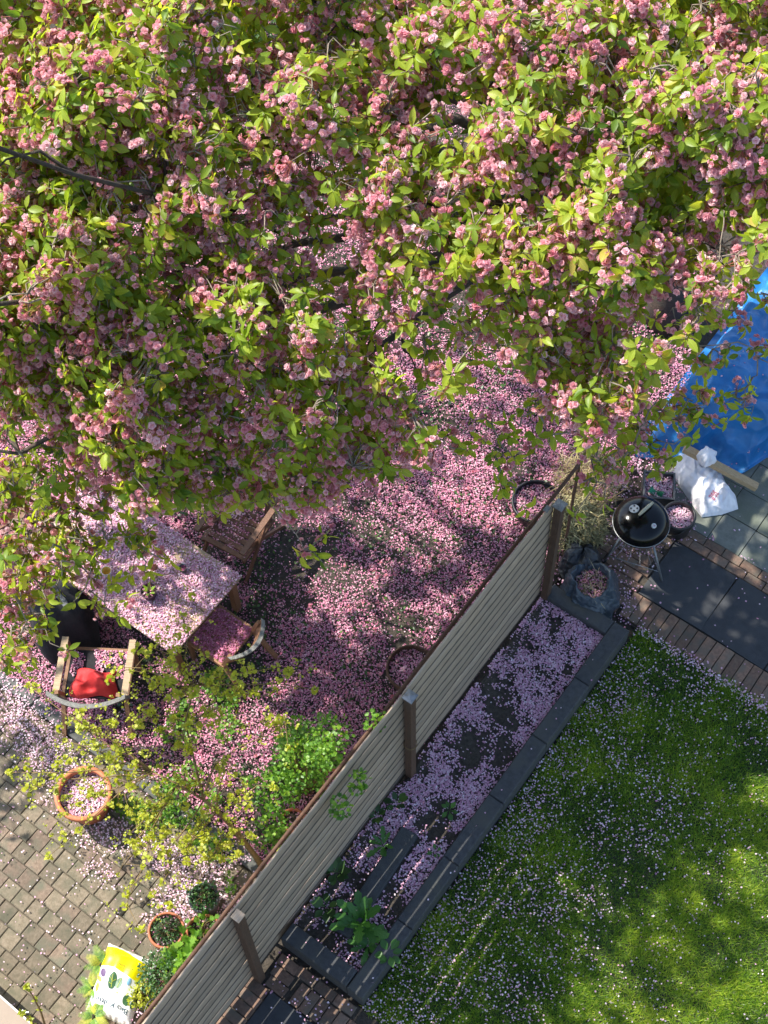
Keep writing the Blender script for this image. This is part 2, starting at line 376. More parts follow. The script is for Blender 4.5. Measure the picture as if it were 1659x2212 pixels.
BLADE = (np.array([(0, -0.5, 0), (0, 0.5, 0), (0.55, 0.4, 0.10), (0.55, -0.4, 0.10), (1.0, 0.0, -0.10), (1.0, 0.02, -0.10)]), np.array([(0, 1, 2, 3), (3, 2, 5, 4)]), np.array([(-1, 0), (1, 0), (1, .55), (-1, .55), (0, 1), (0, 1)], float))
PETAL = (np.array([(-0.5, 0, 0.0), (0.05, -0.42, 0.12), (0.5, 0.0, 0.03), (0.05, 0.42, 0.12)]), np.array([(0, 1, 2), (0, 2, 3)]), np.array([(0, 0), (-1, .6), (0, 1), (1, .6)], float))
def lobed_tpl(n=5):
    """small palmate leaf with lobes, about one unit long"""
    v = [(0, 0, 0)]; l = [(0, 0)]; f = []
    for k in range(n):
        t = R(-100 + 200 * k / (n - 1)); t2 = t + R(100 / (n - 1))
        v.append((0.5 + 0.5 * math.cos(t) * 0.95, 0.5 * math.sin(t), 0.08 * abs(math.sin(t)))); l.append((math.sin(t), 0.9))
        if k < n - 1:
            v.append((0.42 + 0.30 * math.cos(t2), 0.30 * math.sin(t2), 0.03)); l.append((math.sin(t2), 0.5))
    for k in range(1, len(v) - 1): f.append((0, k, k + 1))
    return np.array(v), np.array(f), np.array(l, float)
LOBED = lobed_tpl()
def flower_tpl(rings):
    V, F, L = [], [], []
    for (n, tilt, ln, w, ph) in rings:
        for k in range(n):
            t = 2 * PI * (k + ph) / n; c, s_ = math.cos(t), math.sin(t)
            ct, st = math.cos(tilt), math.sin(tilt)
            def P(a, u, lift):
                r = a * st + lift * ct; z = a * ct - lift * st
                return (r * c - u * s_, r * s_ + u * c, z)
            b = len(V)
            V += [P(0.1 * ln, 0, 0), P(0.62 * ln, -w, 0.10 * ln), P(ln, 0, -0.12 * ln), P(0.62 * ln, w, 0.10 * ln)]
            L += [(0, 0.05), (-1, 0.62), (0, 1.0), (1, 0.62)]
            F += [(b, b + 1, b + 2), (b, b + 2, b + 3)]
    return np.array(V), np.array(F), np.array(L, float)
FLOWER = flower_tpl([(5, R(94), 1.0, 0.58, 0), (4, R(60), 0.95, 0.54, 0.3), (3, R(26), 0.76, 0.42, 0.1)])
FLOWER_CUP = flower_tpl([(5, R(62), 0.9, 0.46, 0.2), (4, R(32), 0.85, 0.42, 0.0)])
CHERRY_CURL = leaf_tpl([0, 0.22, 0.5, 0.78, 1.0], [0.012, 0.14, 0.215, 0.16, 0.0], 0.55, 0.42)
FLOWER_FINE = flower_tpl([(8, R(98), 1.0, 0.42, 0), (7, R(72), 0.97, 0.42, 0.4), (6, R(46), 0.88, 0.36, 0.1), (4, R(20), 0.7, 0.3, 0.2)])
def rot_rand(n, up=None, spread=1.0):
    """random in-plane heading with normals near up"""
    t = rng.uniform(0, 2 * PI, n)
    nr = rng.normal(0, 0.35 * spread, (n, 3)) + np.array([0, 0, 1.0])
    f = np.stack([np.cos(t), np.sin(t), np.zeros(n)], 1)
    nr /= np.linalg.norm(nr, axis=1, keepdims=True)
    f -= (f * nr).sum(1, keepdims=True) * nr
    return frames(f, nr)
_perm = rng.permutation(512)
def vnoise(x, y, s=1.0, seed=0):
    x = np.asarray(x) * s + 71.3 * seed + 200; y = np.asarray(y) * s + 17.7 * seed + 200
    xi = np.floor(x).astype(int); yi = np.floor(y).astype(int); fx = x - xi; fy = y - yi
    fx = fx * fx * (3 - 2 * fx); fy = fy * fy * (3 - 2 * fy)
    h = lambda a, b: _perm[(_perm[a & 511] + b) & 511] / 511.0
    return (h(xi, yi) * (1 - fx) + h(xi + 1, yi) * fx) * (1 - fy) + (h(xi, yi + 1) * (1 - fx) + h(xi + 1, yi + 1) * fx) * fy
def fbm(x, y, s=1.0, seed=0):
    return 0.55 * vnoise(x, y, s, seed) + 0.28 * vnoise(x, y, 2.1 * s, seed + 1) + 0.17 * vnoise(x, y, 4.3 * s, seed + 2)
def inpoly(x, y, poly):
    x = np.asarray(x, float); y = np.asarray(y, float); r = np.zeros(x.shape, bool)
    n = len(poly)
    for i in range(n):
        x1, y1 = poly[i]; x2, y2 = poly[(i + 1) % n]
        if y1 == y2: continue
        c = ((y1 > y) != (y2 > y)) & (x < (x2 - x1) * (y - y1) / (y2 - y1) + x1)
        r ^= c
    return r
def petals(name, label, pos, size=(0.017, 0.026), material=None, spread=1.0, parent=None, tint=None, cat='petals'):
    n = len(pos)
    o = batch(name, PETAL, pos, rot_rand(n, spread=spread), np.clip(rng.normal(sum(size) / 2, (size[1] - size[0]) * .42, n), .010, .04), rng.uniform(0, 1, n) if tint is None else tint, material or M['petal'], parent, smooth=False)
    o['kind'] = 'stuff'
    if parent is None: tag(o, label, cat)
    return o
def disc_pts(c, r, n, z, sx=1.0):
    t = rng.uniform(0, 2 * PI, n); q = r * np.sqrt(rng.uniform(0, 1, n))
    return np.stack([c[0] + q * np.cos(t) * sx, c[1] + q * np.sin(t), np.full(n, z) + rng.uniform(0, 0.015, n)], 1)
def rz(t):
    c, s_ = math.cos(t), math.sin(t); return np.array([[c, -s_, 0], [s_, c, 0], [0, 0, 1.0]])

# ------------------------------------------------------------------ setting: ground, lawn, paving
g = MB(); g.grid(lambda u, v: (-300 + 600 * u, -300 + 600 * v, -0.03), 1, 1)
tag(g.build('ground', M['soil']), kind='structure')
g = MB(); g.grid(lambda u, v: (-10.5 + 10.45 * u, 0.95 + 13 * v, 0.012 * math.sin(u * 40) * math.cos(v * 50)), 60, 90)
garden = tag(g.build('garden_soil', M['soil'], smooth=True), kind='structure')
# lawn
g = MB(); g.grid(lambda u, v: (1.0 + 5.0 * u, 0.36 + 5.09 * v, 0.010), 1, 1)
lawn = tag(g.build('lawn', M['turf']), kind='structure')

def grass_clump(x, y): return fbm(x, y, 3.0, 5)  # noise for clumps of longer, paler blades
n = 230000
x = rng.uniform(1.0, 6.0, n); y = rng.uniform(0.2, 5.45, n)
gx, gy, _ = proj(np.stack([x, y, np.zeros(n)], 1))
ok = (y > 0.36) & ((gx < 1740) & (gy < 2290) | (rng.uniform(0, 1, n) < .38))
x, y = x[ok], y[ok]; n = len(x)
t = rng.uniform(0, 2 * PI, n); tilt = rng.uniform(R(10), R(62), n)
f = np.stack([np.cos(t) * np.cos(tilt), np.sin(t) * np.cos(tilt), np.sin(tilt)], 1)
cl = grass_clump(x, y)
ln = rng.uniform(0.035, 0.085, n) * (0.35 + 1.5 * cl ** 1.3)
w = rng.uniform(0.0035, 0.0065, n)
nr = np.cross(f, np.stack([-np.sin(t), np.cos(t), np.zeros(n)], 1))
gr = batch('grass', BLADE, np.stack([x, y, np.full(n, 0.012)], 1), frames(f, -nr), np.stack([ln, w, ln], 1), np.clip(rng.normal(0.45, 0.22, n) + 0.6 * (cl - 0.5) + .7 * (fbm(x, y, 1.1, 15) - .5), 0, 1), M['grass'], lawn)
gr['kind'] = 'stuff'

# patio of square setts in running bond
patio_b = MB(); patio_b.grid(lambda u, v: (-4.4 + 4.3 * u, -2.0 + 2.78 * v, -0.006), 1, 1)
patio = tag(patio_b.build('patio', surf('joint sand', (0.035, 0.03, 0.02), (0.08, 0.066, 0.045), 30, .95, .4)), kind='structure')
PV = 0.186
pm = []
for k in range(6):
    b = MB(); s = PV - 0.006
    b.box((0, 0, -0.02), (s, s, 0.05), bev=0.006 + 0.002 * (k % 3))
    pm.append(b.mesh('paver', M['paver'] if k % 3 else M['paver_red']))
cand = []
for r in range(-15, 5):
    for q in range(-24, 2):
        cx_, cy_ = q * PV + (PV / 2 if r % 2 else 0) + 0.03 * math.sin(r * 2.3), 0.68 - (4 - r) * PV
        px, py, _ = proj((cx_, cy_, 0))
        if -40 < px < 700 and py < 2260 and cx_ < -0.22: cand.append((cx_, cy_))
def put_piece(meshes, name, parent, x, y, z, rz_=0.0, jit=0.004):
    o = link_mesh(name, random.choice(meshes), parent)
    w0 = wloc(parent)
    o.location = (x - w0[0] + random.uniform(-jit, jit) * 0.5, y - w0[1] + random.uniform(-jit, jit) * 0.5, z - w0[2] + random.uniform(-jit, jit))
    o.rotation_euler = (random.gauss(0, 0.008), random.gauss(0, 0.008), rz_ + random.gauss(0, 0.012))
    return o
cand.sort(key=lambda c: -c[1] * 0 + abs(c[0] + 2))
for cx_, cy_ in cand[:300]: put_piece(pm, 'paver', patio, cx_, cy_, 0.004)
print('pavers', len(cand))
kb = MB()
for k in range(5): kb.box((-4.6 + 0.8 * k + 0.4, 0.87, 0.0), (0.79, 0.15, 0.07), bev=0.012)
tag(kb.build('kerb', M['kerb']), kind='structure')

# paths of charcoal slabs edged with clinker bricks
def brick_mesh(lx, ly):
    r = []
    for k in range(3):
        b = MB(); b.box((0, 0, -0.02), (lx - 0.009, ly - 0.009, 0.06), bev=0.005); r.append(b.mesh('brick', M['brick']))
    return r
BL, BS = 0.235, 0.117
B_along_x, B_along_y = brick_mesh(BL, BS), brick_mesh(BS, 0.345)
B_y2 = brick_mesh(BS, BL)
pb = MB(); pb.grid(lambda u, v: (-0.02 + 6 * u, 5.42 + 1.56 * v, -0.008), 1, 1)
path = tag(pb.build('path', M['soil']), kind='structure')
for k in range(34): put_piece(B_along_y, 'brick', path, 0.78 + BS * k, 5.62, 0.01)            # soldier row by the lawn
def slab(parent, x0, x1, y0, y1, mtl, z=0.012):
    b = MB(); b.box((0, 0, -0.025), (x1 - x0 - 0.008, y1 - y0 - 0.008, 0.06), bev=0.004)
    return put_piece([b.mesh('slab', mtl)], 'slab', parent, (x0 + x1) / 2, (y0 + y1) / 2, z, jit=0.002)
for k in range(6): slab(path, 0.76 + 0.8 * k, 0.76 + 0.8 * (k + 1), 5.80, 6.62, M['slate'])
for r in range(2):
    for k in range(17): put_piece(B_along_x, 'brick', path, 0.80 + BL * k + (0.12 if r else 0), 6.68 + BS * r, 0.012)
for r in range(10):                                                                            # brick apron under the grill
    for k in range(3):
        if 0.02 + BL * k < 0.7: put_piece(B_along_x, 'brick', path, 0.10 + BL * k + (0.11 if r % 2 else 0) - (0.05 if k == 2 and r % 2 else 0), 5.50 + BS * r, 0.008)
tb = MB(); tb.grid(lambda u, v: (-0.2 + 6 * u, 6.86 + 1.9 * v, -0.012), 1, 1)
terrace = tag(tb.build('terrace', M['soil']), kind='structure')
for k in range(12):
    for r in range(4): slab(terrace, 0.62 + 0.405 * (k - 1), 0.62 + 0.405 * k, 6.875 + 0.405 * r - 0.02, 6.875 + 0.405 * (r + 1) - 0.02, M['concrete'], 0.006)
nb = MB(); nb.grid(lambda u, v: (0.0 + 2.0 * u, -2.2 + 2.56 * v, -0.006), 1, 1)
lower_path = tag(nb.build('lower_path', M['soil']), kind='structure')
for k in range(12): slab(lower_path, 0.16 + 0.6 * (k % 3), 0.16 + 0.6 * (k % 3 + 1), -0.03 - 0.5 * (k // 3 + 1), -0.03 - 0.5 * (k // 3), M['slate'], 0.012)
for k in range(13): put_piece(B_y2, 'brick', lower_path, 0.42 + BS * k, 0.10, 0.008)
for k in range(3):
    put_piece(B_along_x, 'brick', lower_path, 0.14 + 0.02 * k, 0.27 - BS * k * 1.0, 0.008)
for k in range(10): put_piece(B_along_x, 'brick', lower_path, 0.36 + BL * k, 0.285, 0.004) if k < 3 else None
for k in range(7): put_piece(B_along_x, 'brick', lower_path, 0.04, -0.09 - BS * k, 0.008)

# ------------------------------------------------------------------ fence
fence = thing('slat_fence', 'weathered wooden fence of wide horizontal slats between brown posts beside the raised bed', 'fence', (0, 0, 0))
PITCHZ = 0.196
sm = []
for k in range(4):
    b = MB(); th = R(0.4 + k * 0.5)
    Rm = np.array([[math.cos(th), 0, -math.sin(th)], [0, 1, 0], [math.sin(th), 0, math.cos(th)]])
    nseg = 8
    for i in range(nseg + 1):
        yy = -1.265 + 2.53 * i / nseg; wv = 0.004 * math.sin(i * 1.7 + k)
        for (xx, zz) in ((-0.010, -0.0855), (0.010, -0.0855), (0.010, 0.076), (0.002, 0.0855), (-0.010, 0.0855)):
            q = Rm @ np.array([xx + wv, yy, zz]); b.v.append(tuple(q))
    for i in range(nseg):
        for j in range(5):
            j2 = (j + 1) % 5; b.f.append((i * 5 + j, i * 5 + j2, i * 5 + 5 + j2, i * 5 + 5 + j))
    b.f += [(0, 1, 2, 3, 4)[::-1], tuple(nseg * 5 + j for j in range(5))]
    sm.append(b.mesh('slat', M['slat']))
BASE = [0.13, 0.13, 0.25]
for bay in range(3):
    yc = -1.265 + 2.53 * bay
    for k in range(11):
        z = 2.11 - PITCHZ * k
        if z < BASE[bay]: continue
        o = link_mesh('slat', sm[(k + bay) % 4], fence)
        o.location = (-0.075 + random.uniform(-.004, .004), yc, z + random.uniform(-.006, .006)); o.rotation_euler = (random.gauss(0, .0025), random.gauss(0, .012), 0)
for k, py in enumerate((-2.53, 0.0, 2.53, 5.06)):
    b = MB(); zb = 0.0 if k < 2 else 0.1; zt = 2.22
    b.box((0, py, (zb + zt) / 2), (0.080, 0.080, zt - zb), bev=0.01)
    po = b.build('post', M['post'], fence)
    c = MB()
    if k < 2:
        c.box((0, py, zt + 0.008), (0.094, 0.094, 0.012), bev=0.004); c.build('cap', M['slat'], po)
    else:
        s_ = 0.056
        c.add([(-s_, py - s_, zt - .01), (s_, py - s_, zt - .01), (s_, py + s_, zt - .01), (-s_, py + s_, zt - .01), (-s_, py - s_, zt + .008), (s_, py - s_, zt + .008), (s_, py + s_, zt + .008), (-s_, py + s_, zt + .008), (0, py, zt + .03)],
              [(0, 1, 5, 4), (1, 2, 6, 5), (2, 3, 7, 6), (3, 0, 4, 7), (4, 5, 8), (5, 6, 8), (6, 7, 8), (7, 4, 8), (3, 2, 1, 0)])
        c.build('cap', M['zinc'], po)
    if k == 2:
        w_ = MB(); w_.tube([(0.05 * math.cos(t) * 1.32, py + 0.05 * math.sin(t) * 1.32, 1.05 + 0.004 * math.sin(3 * t)) for t in np.linspace(0, 2 * PI, 13)], 0.004, 4); w_.build('wire_tie', M['shoot'], po)
    if k == 3:
        w_ = MB(); w_.box((-0.085, py - 0.10, 2.195), (0.05, 0.07, 0.02)); w_.build('bracket', M['zinc'], po)
wf = thing('wire_fence', 'rusty wire fence with a thin brown top rail behind the wooden slat fence', 'fence', (-0.13, 0, 0))
b = MB(); b.tube([(-0.165, yy, 2.0 + 0.012 * math.sin(yy * 2.1)) for yy in np.linspace(-2.4, 5.75, 30)], 0.020, 6); b.build('rail', M['rust'], wf, smooth=True)
for yy in (-2.3, 0.35, 3.0, 5.7):
    b = MB(); b.tube([(-0.165, yy, 0), (-0.165, yy, 2.0)], 0.019, 6); b.build('post', M['rust'], wf)
for zz in (0.5, 1.0, 1.5):
    b = MB(); b.tube([(-0.165, yy, zz + 0.01 * math.sin(3 * yy)) for yy in np.linspace(-2.3, 5.7, 20)], 0.0035, 4); b.build('wire', M['rust'], wf)

# ------------------------------------------------------------------ raised bed
bed = thing('raised_bed', 'long raised bed walled with dark concrete blocks and strewn with pink petals', 'raised bed', (0.5, 2.8, 0))
WH = 0.30
b = MB(); b.grid(lambda u, v: (0.0 + 0.8 * u, 0.55 + 4.5 * v, 0.19 + 0.018 * math.sin(u * 9 + v * 31) * math.cos(v * 23 - u * 4) + 0.02 * (u < 0.15)), 16, 70)
b.build('soil', M['soil'], bed, smooth=True)
def block(x0, x1, y0, y1):
    b = MB(); w0, h0 = x1 - x0 - 0.006, y1 - y0 - 0.006
    b.box((0, 0, 0), (w0, h0, WH), bev=0.012)
    o = link_mesh('block', b.mesh('block', M['block']), bed)
    o.location = ((x0 + x1) / 2 - 0.5 + random.uniform(-.004, .004), (y0 + y1) / 2 - 2.8, WH / 2 + random.uniform(-.004, .004)); o.rotation_euler = (0, 0, random.gauss(0, .004))
ys = [0.385, 0.99 + 0.22, 2.0, 2.8, 3.6, 4.41, 5.215]
for k in range(6): block(0.785, 0.98, ys[k], ys[k + 1])
block(-0.02, 0.785, 0.385, 0.58); block(0.0, 0.785, 5.03, 5.215)
b = MB(); b.box((0, 0, 0), (0.19, 1.24, 0.10), rz(R(3.5)), bev=0.008)
lb = b.build('concrete_block', M['block']); lb.location = (0.40, 1.40, 0.215)
tag(lb, 'flat dark concrete block lying loose on the soil inside the raised bed', 'concrete block')

# ------------------------------------------------------------------ grill, bucket, tub
kc = at(1386, 1125, 0.70)
grill = thing('kettle_grill', 'black round kettle grill with a pale vent and handle on its domed lid', 'grill', (kc[0], kc[1], 0))
RL = 0.305
b = MB(); b.lathe([(RL + 0.004, 0.655), (RL + 0.006, 0.675), (RL, 0.69)] + [(RL * math.cos(t), 0.69 + 0.19 * math.sin(t)) for t in np.linspace(0.08, PI / 2 - 0.001, 14)], 48, (kc[0], kc[1], 0))
lid = b.build('lid', M['enamel'], grill, smooth=True)
b = MB(); b.lathe([(RL * 0.985 * math.cos(t), 0.655 - 0.24 * math.sin(t)) for t in np.linspace(0.0, PI / 2 - 0.001, 12)], 48, (kc[0], kc[1], 0)); b.build('bowl', M['enamel'], grill, smooth=True)
b = MB(); b.lathe([(RL + .004, 0.652), (RL + 0.012, 0.656), (RL + .010, 0.662), (RL + .003, 0.664)], 48, (kc[0], kc[1], 0)); b.build('rim', M['zinc'], grill, smooth=True)
def lidz(dx, dy):
    q = min(math.hypot(dx, dy) / RL, 0.99); return 0.69 + 0.19 * math.sqrt(1 - q * q)
def on_lid(px, py):
    z = 0.86
    for _ in range(5):
        p = at(px, py, z); z = lidz(p[0] - kc[0], p[1] - kc[1])
    return np.array([p[0], p[1], z])
def lid_frame(p):
    d = np.array([(p[0] - kc[0]) * 0.19 ** 2, (p[1] - kc[1]) * 0.19 ** 2, (p[2] - 0.69) * RL ** 2]); nrm = unit(d)
    x = unit(np.cross(np.array([0, 1.0, 0]), nrm)); return np.stack([x, np.cross(nrm, x), nrm], 1)
vp = on_lid(1370, 1099); Fv = lid_frame(vp)
b = MB(); b.lathe([(0.0, 0.008), (0.052, 0.008), (0.055, 0.004), (0.055, -0.012)], 24)
b.v = [tuple(Fv @ np.array(p) + vp) for p in b.v]; vent = b.build('vent', M['alu'], lid)
for k in range(4):
    b = MB(); t = k * PI / 2 + 0.5; b.lathe([(0.0, 0.0105), (0.011, 0.0105), (0.0115, 0.007)], 10, (0.033 * math.cos(t), 0.033 * math.sin(t), 0))
    b.v = [tuple(Fv @ np.array(p) + vp) for p in b.v]; b.build('vent_hole', M['blackplastic'], vent)
h0, h1 = on_lid(1379, 1118), on_lid(1409, 1091)
hm = (h0 + h1) / 2; up = np.array([0, 0, 0.055])
b = MB(); b.tube([h0, h0 + up * .8], 0.008, 6); b.tube([h1, h1 + up * .8], 0.008, 6); b.bar(h0 + up * .75, h1 + up * .75, 0.035, 0.006); hd = b.build('handle_bracket', M['blackplastic'], lid)
b = MB(); b.tube([h0 + up, h0 * .7 + h1 * .3 + up * 1.15, h0 * .3 + h1 * .7 + up * 1.15, h1 + up], [0.014, 0.019, 0.019, 0.014], 8); b.build('handle', M['handle'], lid, smooth=True)
tp = on_lid(1412, 1136); Ft = lid_frame(tp)
b = MB(); b.lathe([(0.0, 0.016), (0.02, 0.016), (0.028, 0.012), (0.03, -0.005)], 20); b.v = [tuple(Ft @ np.array(p) + tp) for p in b.v]; th_ = b.build('thermometer', M['alu'], lid)
b = MB(); b.bar(Ft @ np.array([-.012, 0, .0175]) + tp, Ft @ np.array([.014, .006, .0175]) + tp, 0.004, 0.002); b.build('needle', M['redprint'], th_)
f1 = at(1302.6, 1215.5); f2 = at(1429.6, 1255.6); cc = np.array([kc[0], kc[1], 0]); f3 = cc * 2 - (f1 + f2) / 2 + np.array([0, 0.1, 0]); f3[2] = 0
feet = [f1, f2, f3]
for k, f_ in enumerate(feet):
    d = unit(f_ - cc); b = MB(); b.tube([cc + d * 0.22 + np.array([0, 0, 0.52]), f_ + np.array([0, 0, 0.01])], 0.013, 8)
    lg = b.build('leg', M['zinc'], grill, smooth=True)
    if k != 1:
        b = MB(); b.tube([f_ + np.array([0, 0, 0.0]), f_ + np.array([0, 0, 0.06]) - d * 0.03], 0.02, 8); b.build('foot', M['blackplastic'], lg)
b = MB()
for k in range(3):
    p, q = feet[k] * 0.85 + cc * 0.15, feet[(k + 1) % 3] * 0.85 + cc * 0.15
    b.tube([p + [0, 0, .12], q + [0, 0, .12]], 0.004, 5)
for k in range(4):
    p = feet[0] * 0.85 + cc * 0.15; q = feet[1] * 0.85 + cc * 0.15; t = (k + 0.5) / 4
    b.tube([p * (1 - t) + q * t + [0, 0, .12], feet[2] * 0.7 + cc * 0.3 + [0, 0, .12]], 0.003, 4)
b.build('wire_shelf', M['zinc'], grill)

def pot(name, label, cat, c, r, h, material, fill=0.06, rim=True, petal_n=0, r0=0.74, group=None, pmat=None, rimw=0.022, soil=True):
    """round tapered pot with a thick rolled rim"""
    t = thing(name, label, cat, (c[0], c[1], c[2] if len(c) > 2 else 0), group=group)
    z0 = c[2] if len(c) > 2 else 0
    b = MB(); rw = rimw
    b.lathe([(0.001, 0.004), (r * r0, 0.0), (r * (r0 + (1 - r0) * 0.75), h - 0.06 - rw), (r * 0.955, h - 0.055), (r * 0.955, h - 0.05), (r * 0.90, h - 0.05), (r * (r0 + (1 - r0) * .6) - .02, h - fill - 0.08)], 40, (c[0], c[1], z0))
    b.build('body', material, t, smooth=True)
    if rim:
        b = MB(); b.lathe([(r * 0.965, h - 0.058), (r, h - 0.052), (r, h - 0.012), (r - 0.006, h), (r - rw, h), (r - rw - 0.004, h - 0.012), (r - rw - 0.004, h - 0.06)], 40, (c[0], c[1], z0)); b.build('rim', material, t, smooth=True)
    if soil:
        b = MB(); b.lathe([(0.001, h - fill + 0.01), (r * 0.45, h - fill + 0.008), (r * 0.93, h - fill)], 24, (c[0], c[1], z0)); b.build('soil', M['soil'], t, smooth=True)
    if petal_n:
        petals('petals', None, disc_pts((c[0], c[1]), r * 0.88, petal_n, z0 + h - fill + 0.012), parent=t, material=pmat)
    return t
bp = at(1467.5, 1113, 0.32)
bucket = pot('bucket', 'black bucket full of petals standing beside the kettle grill', 'bucket', (bp[0], bp[1], 0), 0.19, 0.33, M['blackplastic'], 0.09, petal_n=650, pmat=M['petal_pale'], r0=0.8)
b = MB(); b.tube([(bp[0] + 0.19 * math.cos(t), bp[1] + 0.19 * math.sin(t), 0.30 - 0.16 * math.sin((t + 2.6) / 1.9 * PI)) for t in np.linspace(-2.6, -0.7, 12)], 0.010, 6); b.build('handle', M['blackplastic'], bucket, smooth=True)
tc_ = at(1423, 1052, 0.22)
tub = thing('plastic_tub', 'square grey tub holding petals and green scrap behind the grill', 'tub', (tc_[0], tc_[1], 0))
b = MB(); S2 = 0.17; Rt = rz(R(30))
for (dx, dy, lx, ly) in ((-S2, 0, 0.012, 2 * S2), (S2, 0, 0.012, 2 * S2), (0, -S2, 2 * S2, 0.012), (0, S2, 2 * S2, 0.012)):
    b.box(Rt @ np.array([dx, dy, 0.13]) + [tc_[0], tc_[1], 0], (lx, ly, 0.26), Rt)
b.build('wall', M['greyplastic'], tub)
b = MB()
for (dx, dy, lx, ly) in ((-S2, 0, 0.022, 2 * S2 + .02), (S2, 0, 0.022, 2 * S2 + .02), (0, -S2, 2 * S2 - .02, 0.022), (0, S2, 2 * S2 - .02, 0.022)):
    b.box(Rt @ np.array([dx, dy, 0.264]) + [tc_[0], tc_[1], 0], (lx, ly, 0.012), Rt)
b.build('rim', M['greyplastic'], tub)
q = rng.uniform(-S2 + .01, S2 - .01, (700, 2)); q = np.concatenate([q, rng.uniform(0.2, 0.225, (700, 1))], 1) @ Rt.T + np.array([tc_[0], tc_[1], 0])
petals('petals', None, q, parent=tub, material=M['petal_pale'])
b = MB(); b.box(np.array([tc_[0], tc_[1], 0]) + Rt @ np.array([0, 0, 0.19]), (2 * S2 - .03, 2 * S2 - .03, 0.02), Rt); b.build('soil', M['soil'], tub)
gp_ = at(1416, 1066, 0.24)
b = MB(); b.grid(lambda u, v: (gp_[0] - 0.08 + 0.16 * u, gp_[1] - 0.05 + 0.10 * v, 0.235 + 0.03 * math.sin(u * 5 + v * 3) + 0.02 * math.cos(v * 7)), 8, 6)
tag(b.build('green_scoop', M['greenplastic'], smooth=True), 'crumpled piece of green plastic lying on the petals in the tub', 'plastic scrap')

# ------------------------------------------------------------------ tarpaulin heap, timber, carrier bag
def tarp_low(x): return float(np.interp(x, [-.4, -.2, .1, .5, .92, 1.05, 1.3, 3], [7.55, 7.3, 7.42, 7.58, 7.8, 8.2, 8.5, 9.3]))
def tarp_z(x, y):
    e = min(max((x + 0.22) / 0.16, 0), 1); fy = min(max((y - tarp_low(x)) / 0.7, 0), 1)
    base = 0.74 * (e * e * (3 - 2 * e) * 0.35 + 0.65 * min(1, e * 1.4)) * (fy * fy * (3 - 2 * fy))
    fold = 0.05 * math.sin(x * 9 + 1.6 * math.sin(y * 2.2)) * fy * (1 - 0.5 * fy) + 0.035 * math.sin(x * 4.1 - y * 3.0 + 0.7)
    n1 = 0.16 * (fbm(x, y, 1.1, 21) - 0.5) + 0.10 * (fbm(x, y, 3.2, 30) - 0.5) - 0.07 * abs(vnoise(x + .6 * y, y * .4, 2.6, 24) - .5) - 0.045 * abs(vnoise(x - .5 * y, .5 * x + y, 5.0, 27) - .5)
    for (ax, ay, bx, by, hh, ww) in ((.55, 8.15, 2.6, 8.75, .12, .06), (.5, 8.1, 2.2, 9.4, .08, .05), (.1, 7.6, .35, 8.2, .09, .05), (.35, 7.55, .5, 8.1, -.10, .05), (.6, 7.7, .62, 8.1, .07, .04), (1.2, 8.0, 1.9, 8.5, .05, .05), (-.1, 8.3, .5, 8.6, .06, .05)):
        ux, uy = bx - ax, by - ay; L2 = ux * ux + uy * uy; tt = min(max(((x - ax) * ux + (y - ay) * uy) / L2, 0), 1); dd = math.hypot(x - ax - tt * ux, y - ay - tt * uy)
        n1 += 1.5 * hh * math.exp(-(dd / ww) ** 2) * (0.4 + .6 * math.sin(PI * min(tt + .1, 1)))
    rid = 0.10 * math.exp(-((y - 8.25 - 0.35 * (x - 0.7)) / 0.05) ** 2) * (x > 0.35) * min(1, (x - .35) * 3)
    return max(base + (fold + n1) * (0.25 + 0.75 * fy) * min(1, e + .3) + rid, 0.02)
def tarp_pt(u, v):
    x = -0.34 + 3.6 * u ** 1.25; lo = tarp_low(x); y = lo + (12.6 - lo) * v ** 1.3
    return (x, y, tarp_z(x, y) + (0.02 if v > 0 else 0))
b = MB(); b.grid(tarp_pt, 140, 130)
def crinkle(m, sc, dist):
    n, l = m.node_tree.nodes, m.node_tree.links; p = n['Principled BSDF']; old = p.inputs['Normal'].links[0].from_socket
    tc = n.new('ShaderNodeTexCoord'); nz = n.new('ShaderNodeTexNoise'); nz.inputs['Scale'].default_value = sc * .6; l.new(tc.outputs['Object'], nz.inputs['Vector'])
    mx = n.new('ShaderNodeVectorMath'); mx.operation = 'MULTIPLY_ADD'; l.new(nz.outputs[1], mx.inputs[0]); mx.inputs[1].default_value = (.25, .25, .25); l.new(tc.outputs['Object'], mx.inputs[2])
    v = n.new('ShaderNodeTexVoronoi'); v.feature = 'SMOOTH_F1'; v.inputs['Smoothness'].default_value = .25; v.inputs['Scale'].default_value = sc; l.new(mx.outputs[0], v.inputs['Vector'])
    b_ = n.new('ShaderNodeBump'); b_.inputs['Strength'].default_value = .9; b_.inputs['Distance'].default_value = dist; l.new(v.outputs['Distance'], b_.inputs['Height']); l.new(old, b_.inputs['Normal']); l.new(b_.outputs[0], p.inputs['Normal'])
crinkle(M['tarp'], 3.4, .17); crinkle(M['whiteplastic'], 8, .022); crinkle(M['refuse'], 9, .035); crinkle(M['refuse2'], 9, .035)
tag(b.build('tarpaulin', M['tarp'], smooth=True), 'crumpled blue tarpaulin draped over a heap behind the grill', 'tarpaulin')
p0, p1 = at(1478, 968, 0.40), at(1635, 1053, 0.14)
b = MB(); b.bar(p0, p1, 0.085, 0.075)
tag(b.build('timber_beam', M['timber']), 'raw pine beam leaning on the blue tarpaulin above the white carrier bag', 'wooden beam')
bagc = at(1530, 1050, 0.12)
bag = thing('carrier_bag', 'knotted white plastic carrier bag with red print on the grey slabs', 'plastic bag', (bagc[0], bagc[1], 0))
